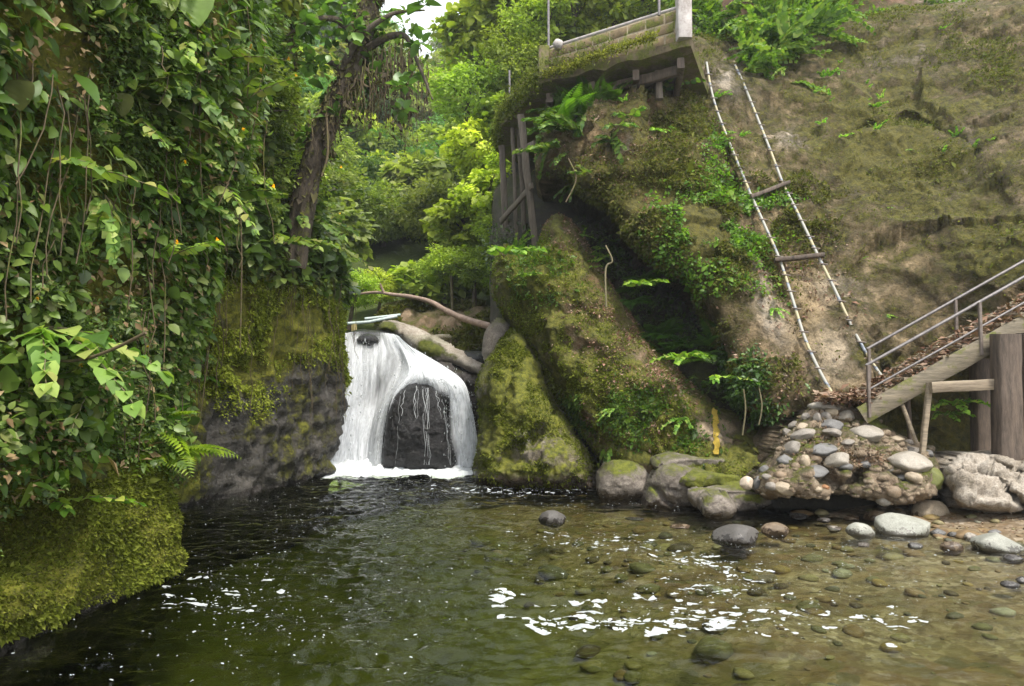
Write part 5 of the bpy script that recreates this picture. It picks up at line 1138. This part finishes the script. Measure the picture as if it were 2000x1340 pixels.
LAB = {0: 'broad leaved shrub with orange yellow flowers on the left cliff', 3: 'trailing shrub tipped with yellow flowers on the left cliff', 4: 'three stemmed shrub with small yellow flowers on the left cliff',
       1: 'green shrub with paired pointed leaves on the left cliff', 2: 'shrub with heart shaped leaves on the left cliff', 5: 'branching shrub with large heart shaped leaves on the left cliff', 6: 'single stemmed pointed leaf shrub on the left cliff'}
zl = [(120,600,170,150,1),(60,400,120,160,.8),(230,420,160,160,.8),(150,200,200,160,.9),(330,150,150,130,.6),(300,560,80,100,.8),(420,300,90,150,.7),(100,60,200,60,.8),(170,730,120,50,1)]
for i, (p, n_) in enumerate(spots('left', zl, 115, seed=51, clump=0)):
    k = random.randrange(7); v = random.choice([.55, .8, 1.0, 1.25, 1.5])
    put_shrub(p+n_*random.uniform(0, .2), n_*.55+rnd3(1)[0]*.45+TOCAM*.55+UP*.15, random.uniform(.42, .85)*(1.3 if p[2] < 3.6 else 1), LAB[k], 'leafy shrubs on the left cliff, kind %s' % ('abcdefg'[k]), k, (v, v, v*.9))
for p, n_ in spots('left', [(540,330,80,100,1),(590,430,60,70,1),(580,520,60,60,.8),(470,420,50,80,.6),(500,180,60,80,.8)], 50, seed=52):
    k = random.randrange(7); v = random.choice([.6, .9, 1.2])
    put_shrub(p+n_*random.uniform(0, .4), n_*.6+rnd3(1)[0]*.5+TOCAM*.5, random.uniform(.8, 1.25), 'glossy shrub hanging from the top of the far left cliff', 'shrubs on the far left cliff', k, (v, v, v))
# the seedling leaning out over the low bank, and others that stand alone
h = hit('left', 120, 985); put_shrub(h-Vector((.1, 0, 0)), (.75, -.35, .45), .75, 'lone bright green sprig leaning out over the low mossy bank', None, 1, (1.7, 1.9, 1.0))
h = hit('left', 90, 960); put_shrub(h, (.2, -.8, .2), .5, 'short sprig at the left edge above the mossy bank', None, 6, (1.6, 1.8, 1.0))
bush = empty('bush', hit('rock_slab', 1520, 100), 'dense bright green bush hanging over the top of the rock face by the ladder', 'bush')
def mesh_np(o):
    me = o.data; V = np.zeros(len(me.vertices)*3); me.vertices.foreach_get('co', V); Fc = np.array([p.vertices[:] for p in me.polygons]); r = np.zeros(len(me.vertices)); me.attributes['rnd'].data.foreach_get('value', r); return V.reshape(-1, 3), Fc, r
SHM = {k: mesh_np([c for c in SH[k].children if c.name.startswith('foliage')][0]) for k in (1, 2, 5, 6)}
lv = []; b0 = np.array(tuple(bush.location)); stm = []
for p, n_ in spots('rock_slab', [(1530,60,80,50,1),(1500,110,60,40,1),(1590,40,60,50,1),(1560,10,90,30,1),(1475,130,30,20,.7),(1450,110,30,40,.8)], 230, seed=55):
    V, Fc, r = SHM[random.choice([1, 2, 5, 6])]; xa = n_*.6+rnd3(1)[0]*.6+UP*.2; R_ = np.array(orient(xa).to_matrix()); q = p+n_*random.uniform(-.1, .9)
    lv.append(((V*random.uniform(.55, 1.0))@R_.T+q-b0, Fc, np.clip(r*.7+random.uniform(0, .4), 0, 1)))
leafobj('foliage', lv, M['leaf_big'], bush).color = (1.05, 1.2, .75, 1)
for k in range(7):
    q = lv[k*9][0][:1]; stm += tube(smooth_path([np.array([.3, 1.0, 1.2]), q[0]*.5+np.array([.1, .3, .6]), q[0]], 4), .02, 5, cap=False)
build('stem', stm, M['stem'], bush)
for p, n_ in spots('rock_slab', [(1130,290,60,40,1),(1080,270,40,40,1),(1180,340,80,40,.7),(1240,190,70,30,.7),(1190,230,60,40,1),(1090,210,40,30,1)], 26, seed=56):
    put_shrub(p, n_*.7+rnd3(1)[0]*.5, random.uniform(.6, 1.1), 'small shrub rooted below the concrete platform', 'shrubs below the platform', random.choice([1, 2, 6, 5]), (.7, .8, .62))
for p, n_ in spots('rock_slab', [(1700,330,350,250,1),(1350,330,120,160,1),(1450,520,80,120,1)], 45, seed=57):
    put_shrub(p, n_*.9+rnd3(1)[0]*.3, random.uniform(.22, .42), 'tiny plant clinging to the tilted rock face', 'tiny plants on the tilted rock face', random.choice([1, 2, 6]), (1.1, 1.5, .9), 'small_plant')
for p, n_ in spots('leaning_boulder', [(1180,480,60,40,1),(1340,740,40,30,1),(1250,800,80,50,.7),(1020,520,50,40,.8)], 20, seed=58):
    put_shrub(p, n_*.9+rnd3(1)[0]*.4, random.uniform(.3, .55), 'small plant growing on the leaning boulder', 'small plants on the leaning boulder', random.choice([1, 2, 6]), (1.1, 1.3, .9), 'small_plant')
for (x, y, Y_, s, lab) in [(985, 500, 13.6, 1.0, 'pale green broad leaved plant at the left top corner of the leaning boulder'), (1345, 700, 12.0, .8, 'glossy plant standing in the crevice'), (1395, 740, 11.8, .9, 'leafy plant low in the crevice above the yellow stripe'), (1865, 790, 10.9, .7, 'bright plant growing in the shade under the staircase'), (1250, 560, 12.8, .7, 'plant hanging in the crevice beside a pale root'), (1845, 810, 10.9, .5, 'small plant beside the bright one under the staircase')]:
    put_shrub(P(x, y, Y_), (random.uniform(-.4, .4), -.8, .35), s, lab, None, random.choice([1, 2, 5]), (1.2, 1.5, .9))
# withered leaves hanging in the shrubs
for (x, y, s, lab) in [(118, 735, .17, 'withered brown leaf hanging below the shrubs at left'), (215, 725, .14, 'curled brown leaf right of the other withered one'), (55, 160, .2, 'large insect eaten grey green leaf at upper left'), (255, 185, .18, 'round spotted leaf at upper left'), (300, 155, .17, 'spotted leaf right of the round one')]:
    h = hit('left', x-15, y, .35)
    tag(leafobj('withered_leaf' if y > 700 else 'spotted_leaf', [inst(FINE, np.array([tuple(h)]), np.array([[.1, -.2, -1.]]), np.array([[.3, -1, .1]]), s)], M['dead'] if y > 700 else M['leaf_olive']), lab, 'leaf')
for (x, y, s, lab) in [(385, 20, .38, 'huge veined heart shaped leaf at the top of the left cliff'), (330, 25, .26, 'dark heart shaped leaf left of the huge veined one')]:
    h = hit('left', x-10, y-45, .3); h = h if h else P(x, y-40, 6.8)
    tag(leafobj('heart_leaf', [inst(FINE, np.array([tuple(h)]), np.array([[.3, -.3, -1.]]), np.array([[.3, -1, .35]]), s)], M['leaf_big']), lab, 'leaf')

# ------------------------------------------------------------------ trees
def crown_mesh(k, nclump=70, per=75, ls=.11, tm=SMALL):
    r = np.random.default_rng(100+k); parts = []
    d = norm(r.standard_normal((nclump, 3))); rad = .35+.62*r.random(nclump)**.6; lob = .82+.3*fbm(d*1.4+k*5, 1, 2, k)
    C_ = d*(rad*lob)[:, None]*np.array([1, 1, .85]); cr = .16+.14*r.random(nclump)
    for i in range(nclump):
        q = norm(r.standard_normal((per, 3)))*np.array([1, 1, .6]); Pp = C_[i]+q*(cr[i]*(.5+.6*r.random((per, 1))))
        A = q+r.standard_normal((per, 3))*.6+d[i]*.4-UP*.25; Nn = UP*.8+d[i]*.5+r.standard_normal((per, 3))*.45
        parts.append(inst(tm, Pp, A, Nn, ls*r.lognormal(0, .3, per), np.clip(r.random(per)*.6+.4*r.random(), 0, 1)))
    o = leafobj('crown', parts, M['leaf_forest']); me = o.data; bpy.data.objects.remove(o); return me
CR = [crown_mesh(k, 85, 80, .075) for k in range(4)]+[crown_mesh(4, 60, 60, .12, LEAF), crown_mesh(5, 55, 50, .14, LEAF)]
CRS = [crown_mesh(6, 45, 34, .13), crown_mesh(7, 36, 36, .14, LEAF)]        # looser crowns
def trunk_mesh(k):
    ch = []; p = smooth_path(np.array([[0, 0, -1.6], [.05, .02, -.8], [0, .06, -.1], [.05, .0, .5]])+.04*np.random.default_rng(k).standard_normal((4, 3)), 4)
    ch += tube(p, np.linspace(.075, .02, len(p)), 8, cap=False)
    for j in range(5):
        a = j*1.3+k; q0 = p[6+j]; q1 = q0+np.array([math.cos(a)*.3, math.sin(a)*.3, .22]); q2 = q1+np.array([math.cos(a)*.28, math.sin(a)*.28, .12]); ch += tube(smooth_path([q0, q1, q2], 3), np.linspace(.028, .008, 7), 5, cap=False)
    o = build('trunk', ch, M['bark']); me = o.data; bpy.data.objects.remove(o); return me
TR = [trunk_mesh(k) for k in range(3)]
def tree(c, r, label, group, tone, k=None, name='tree', rz=.85, loose=False):
    root = bpy.data.objects.new(name, None); sc.collection.objects.link(root); root.location = c; root.empty_display_size = .3
    root.scale = (r, r, r*rz); root.rotation_euler = (random.uniform(-.12, .12), random.uniform(-.12, .12), random.uniform(0, 6.28)); tag(root, label, 'tree', group)
    cm = random.choice(CRS) if loose else (CR[k] if k is not None else random.choice(CR))
    for nm, me in (('crown', cm), ('trunk', random.choice(TR))):
        o = bpy.data.objects.new(nm, me); sc.collection.objects.link(o); o.parent = root; o.color = (*tone, 1) if nm == 'crown' else (1, 1, 1, 1)
    return root
TONES = {'pale green': (1.35, 1.3, 1.0), 'deep green': (.55, .75, .6), 'fresh green': (1.15, 1.2, .65), 'yellowish green': (1.35, 1.25, .7), 'dull olive': (1.0, .85, .6), 'blue green': (.6, 1.0, .85)}
placed = 0
cand = []
Yt = 23.0
while Yt < 120:
    st_ = 1.7+.04*Yt; xw = .30*Yt
    for X in np.arange(-.40*Yt, .42*Yt, st_):
        cand.append((X+random.uniform(-.4, .4)*st_, Yt+random.uniform(-.4, .4)*st_))
    Yt += st_*1.15
for X, Y in cand:
    g = float(hill(np.array([X]), np.array([Y]))[0]); r = (1.25+.030*Y)*random.uniform(.75, 1.3)
    if abs(X+3.8) < 1.6 and Y < 27: continue
    c = np.array([X, Y, g+r*random.uniform(.5, 1.0)]); px, py = proj(c); pr_ = r*F/Y
    if px < 540-pr_ or px > 1100+pr_ or py < -80-pr_ or py > 640+pr_: continue
    if 770 < px < 880 and py-pr_ < 75: continue
    tn = random.choices(list(TONES), [3, 1.6, 3, 2, 1.6, 1.8])[0]; t = TONES[tn]
    if px > 880 and Y < 50: tn = random.choice(['fresh green', 'yellowish green']); t = TONES[tn]
    if X > .36*Y and Y > 45: continue
    dist_ = 'far up the hillside' if Y > 60 else ('halfway up the hillside' if Y > 36 else 'near the stream above the waterfall')
    tree(c, r, f'{tn} leafy tree {dist_}', f'{tn} trees {dist_}', t); placed += 1
# bright trees close behind the platform and bank
for i, (x, y, Y_, r) in enumerate([(925,180,23,1.9),(960,80,24,2.1),(1000,20,23,2),(1010,130,22,1.6),(1060,40,22,1.8),(965,-30,26,2.0),(1130,20,22,1.8),(1200,-10,22,1.8),(1270,-20,22,1.7),(1360,10,21.5,1.4),(1180,70,23,1.6),(1100,110,23.5,1.6),(940,290,22,1.4),(960,380,21,1.3),(900,440,22,1.4),(930,520,20.5,1.1),(870,520,21.5,1.1),(1420,-40,21,1.4),(1500,-60,21,1.3),(915,100,27,1.3),(1640,-60,21,1.3),(975,450,20.5,1.0),(1340,70,21,1.0),(800,545,23,.9),(740,560,22.5,.9),(690,560,21,1.0),(1000,330,21.5,1.3),(1005,240,22,1.4),(985,540,20.2,.9)]):
    tn = random.choice(['fresh green', 'yellowish green']); t = TONES[tn]
    tree(P(x, y, Y_), r, f'{tn} sunny tree rising behind the concrete platform and gorge rim', 'sunny trees behind the platform and gorge rim: '+tn, (t[0]*1.15, t[1]*1.2, t[2]))
# trees on top of the left cliff
for i, (x, y, Y_, r) in enumerate([(430,60,10,1.1),(480,180,11,1.1),(450,-30,11,1.3),(545,10,14,1.2),(520,330,12.5,1.2),(500,-60,13,1.4),(660,-60,15,1.0),(470,400,11.5,.8),(390,230,9.5,.7),(475,90,12.5,1.1)]):
    tn = ['deep green', 'fresh green', 'dull olive'][i % 3]; t = TONES[tn]; sp__ = i in (3, 5, 6, 8)
    tree(P(x, y, Y_), r, f'{tn} {"loose" if sp__ else "bushy"} tree overhanging the gorge from the left cliff top', f'{tn} {"loose" if sp__ else "bushy"} trees on the left cliff top', (t[0]*.9, t[1]*.9, t[2]), loose=sp__)

# straight mossy trunk and the leaning tree draped with roots
mt_ = empty('mossy_tree', (0, 0, 0), 'straight slender tree trunk wrapped in moss behind the left cliff', 'tree')
pth = smooth_path([P(572, 420, 14), P(568, 250, 14), P(564, 120, 14), P(560, -10, 14), P(556, -120, 14)], 8)
build('trunk', tube(pth, .13+.03*fbm(pth, 2, 3, 4), 10), M['bark'], mt_)
n = 2600; i_ = rng.integers(0, len(pth), n); a = rng.random(n)*6.28; dr = np.stack([np.cos(a), np.sin(a), a*0], 1)
leafobj('moss_sleeve', [inst(SMALL, pth[i_]+dr*.13+UP*rng.random((n, 1))*.25-dr*0, dr*.6-UP*.8+rnd3(n)*.4, dr+rnd3(n)*.3, .10*rng.lognormal(0, .4, n))], M['leaf_olive'], mt_)
lt = empty('leaning_tree', (0, 0, 0), 'dark leaning tree with bromeliads and curtains of hanging roots over the gorge', 'tree')
pth = smooth_path([P(570, 520, 12.4), P(585, 440, 12.3), P(603, 350, 12.1), P(632, 260, 11.9), P(665, 190, 11.9), (P(694, 130, 11.9)), P(712, 60, 11.9), P(730, -20, 12), P(760, -100, 12)], 8)
n = 5000; i_ = rng.integers(0, len(pth), n); a = rng.random(n)*6.28; dr = np.stack([np.cos(a), np.sin(a), a*0], 1)
leafobj('moss_sleeve', [inst(SMALL, pth[i_]+dr*.17+UP*rng.random((n, 1))*.2, dr*.5-UP*.9+rnd3(n)*.4, dr+rnd3(n)*.3, .085*rng.lognormal(0, .4, n))], M['root'], lt)
build('trunk', tube(pth, np.linspace(.24, .15, len(pth))*(1+.2*fbm(pth, 2.5, 3, 14)), 12), M['bark'], lt)
limbs = [smooth_path([P(690, 120, 12), P(740, 80, 11.7), P(790, 70, 11.5), P(815, 120, 11.4), P(845, 195, 11.3)], 6), smooth_path([P(660, 180, 12), P(690, 90, 11.6), P(760, 30, 11.4), P(830, 20, 11.4)], 6),
         smooth_path([P(700, 80, 12), P(660, 40, 11.8), P(610, 40, 11.6), P(560, 70, 11.5)], 6), smooth_path([P(680, 150, 12), P(640, 120, 12.3), P(600, 130, 12.6)], 6)]
for l in limbs: build('limb', tube(l, np.linspace(.085, .015, len(l)), 7), M['bark'], lt)
lv = []; allp = np.concatenate([pth[18:]]+limbs); 
for j in range(60):
    c = allp[rng.integers(len(allp))]+rnd3(1)[0]*.22; n = 9; q = rnd3(n)*np.array([1, 1, .7])+UP*.25; lv.append(inst(LEAF, np.repeat(c[None], n, 0)+q*.03, q, UP+rnd3(n)*.3, .17*rng.lognormal(0, .3, n)))
leafobj('epiphyte_leaves', lv, M['leaf_dark'], lt).color = (1.5, 1.5, 1.5, 1)
lv = []
for j in range(70):
    c = allp[rng.integers(len(allp))]+rnd3(1)[0]*.3; n = 6; q = rnd3(n); lv.append(inst(LEAF, np.repeat(c[None], n, 0)+q*.08, q, UP+rnd3(n)*.4, .10*rng.lognormal(0, .3, n)))
leafobj('crown', lv, M['leaf_mid'], lt)
def strands(specs, rad=.007):
    ch = []; lf = []
    for (x, y0, y1, Y_) in specs:
        m_ = 9; t = np.linspace(0, 1, m_); p0 = np.array(tuple(P(x, y0, Y_))); p1 = np.array(tuple(P(x+random.gauss(0, 5), y1, Y_))); q = p0+(p1-p0)*t[:, None]+.035*rnd3(m_).cumsum(0)*np.array([.6, .6, 0])
        ch += tube(q, np.linspace(rad*1.5, rad*.5, m_), 4, cap=False)
        n = 12; i_ = rng.integers(0, m_, n); lf.append(inst(SMALL, q[i_]+rnd3(n)*.02, -UP+rnd3(n)*.5, rnd3(n), .055*rng.lognormal(0, .5, n)))
    return ch, lf
sp = []
for (xa, xb, y0, ya, yb, n) in [(665,700,160,200,250,26),(700,740,140,210,260,20),(745,770,110,200,280,14),(770,815,90,180,310,34),(640,665,210,240,300,10),(800,840,110,200,250,10),(600,650,230,300,330,8),(715,760,120,160,235,22)]:
    for _ in range(n): sp.append((random.uniform(xa, xb), y0+random.uniform(-30, 30), random.uniform(ya, yb), 12+random.uniform(-.5, .4)))
ch, lf = strands(sp); build('hanging_roots', ch, M['vine'], lt); leafobj('root_moss', lf, M['root'], lt)
# lianas and bare roots, each one a thing
for (pts_, r, lab) in [([(35,470,5.2),(60,480,5.1),(48,560,5),(20,600,4.9)], .008, 'bare twig at the left edge below the grass'),
    ([(88,660,5.3),(85,690,5.2),(120,705,5.1),(170,700,5.0),(225,680,4.9),(285,650,4.8)], .012, 'curved bare branch carrying yellow flowers at left'),
    ([(85,690,5.2),(62,705,5.1),(57,760,5.1),(55,800,5.1)], .006, 'thin hanging root below the curved bare branch'),
    ([(1183,480,12.6),(1196,510,12.5),(1183,525,12.5),(1184,600,12.3)], .018, 'pale dangling root in the crevice'),
    ([(1452,760,11.0),(1456,800,11.0),(1450,850,11.0)], .014, 'pale root hanging under the lip of the rock face'),
    ([(1478,740,11.0),(1488,790,10.9),(1482,830,10.9)], .012, 'looping thin root right of the pale one'),
    ([(1110,310,13.2),(1125,350,13.1),(1105,395,13.1)], .016, 'dry root dangling from the left end of the rock face'),
    ([(470,420,9.6),(472,520,9.6),(469,680,9.6)], .012, 'long liana hanging down the dark part of the left cliff'),
    ([(356,770,7.0),(357,850,7.0),(356,930,7.0)], .004, 'thread thin root beside the bright ferns'),
    ([(638,230,11.6),(640,300,11.6),(628,345,11.6)], .02, 'thick aerial root dropping beside the leaning trunk'),
    ([(880,500,21),(882,560,21),(884,610,21)], .05, 'slender pale sapling stem by the fallen log')]:
    q = smooth_path([P(*a) for a in pts_], 6); tag(build('hanging_root', tube(q, r, 6), M['vine'] if 'pale' not in lab else M['stem']), lab, 'root')
for k in range(7):
    if not SHU[k]:
        for c in list(SH[k].children): bpy.data.objects.remove(c)
        bpy.data.objects.remove(SH[k])
print('TREES', placed)

# ------------------------------------------------------------------ the air of the gorge
m, nt_, out = newmat('haze'); pv = nt_.nodes.new('ShaderNodeVolumePrincipled'); pv.inputs['Color'].default_value = (.93, .97, 1, 1)
pv.inputs['Density'].default_value = .0009; pv.inputs['Anisotropy'].default_value = .2; nt_.links.new(pv.outputs[0], out.inputs['Volume'])
Vb = np.array([(x, y, z) for x in (-75, 85) for y in (-6, 150) for z in (-3.5, 95)], float)
tag(build('haze', [(Vb, np.array([[0, 1, 3, 2], [4, 6, 7, 5], [0, 4, 5, 1], [2, 3, 7, 6], [0, 2, 6, 4], [1, 5, 7, 3]]))], m, smooth=False), 'faint humid haze filling the gorge', 'haze', kind='stuff')
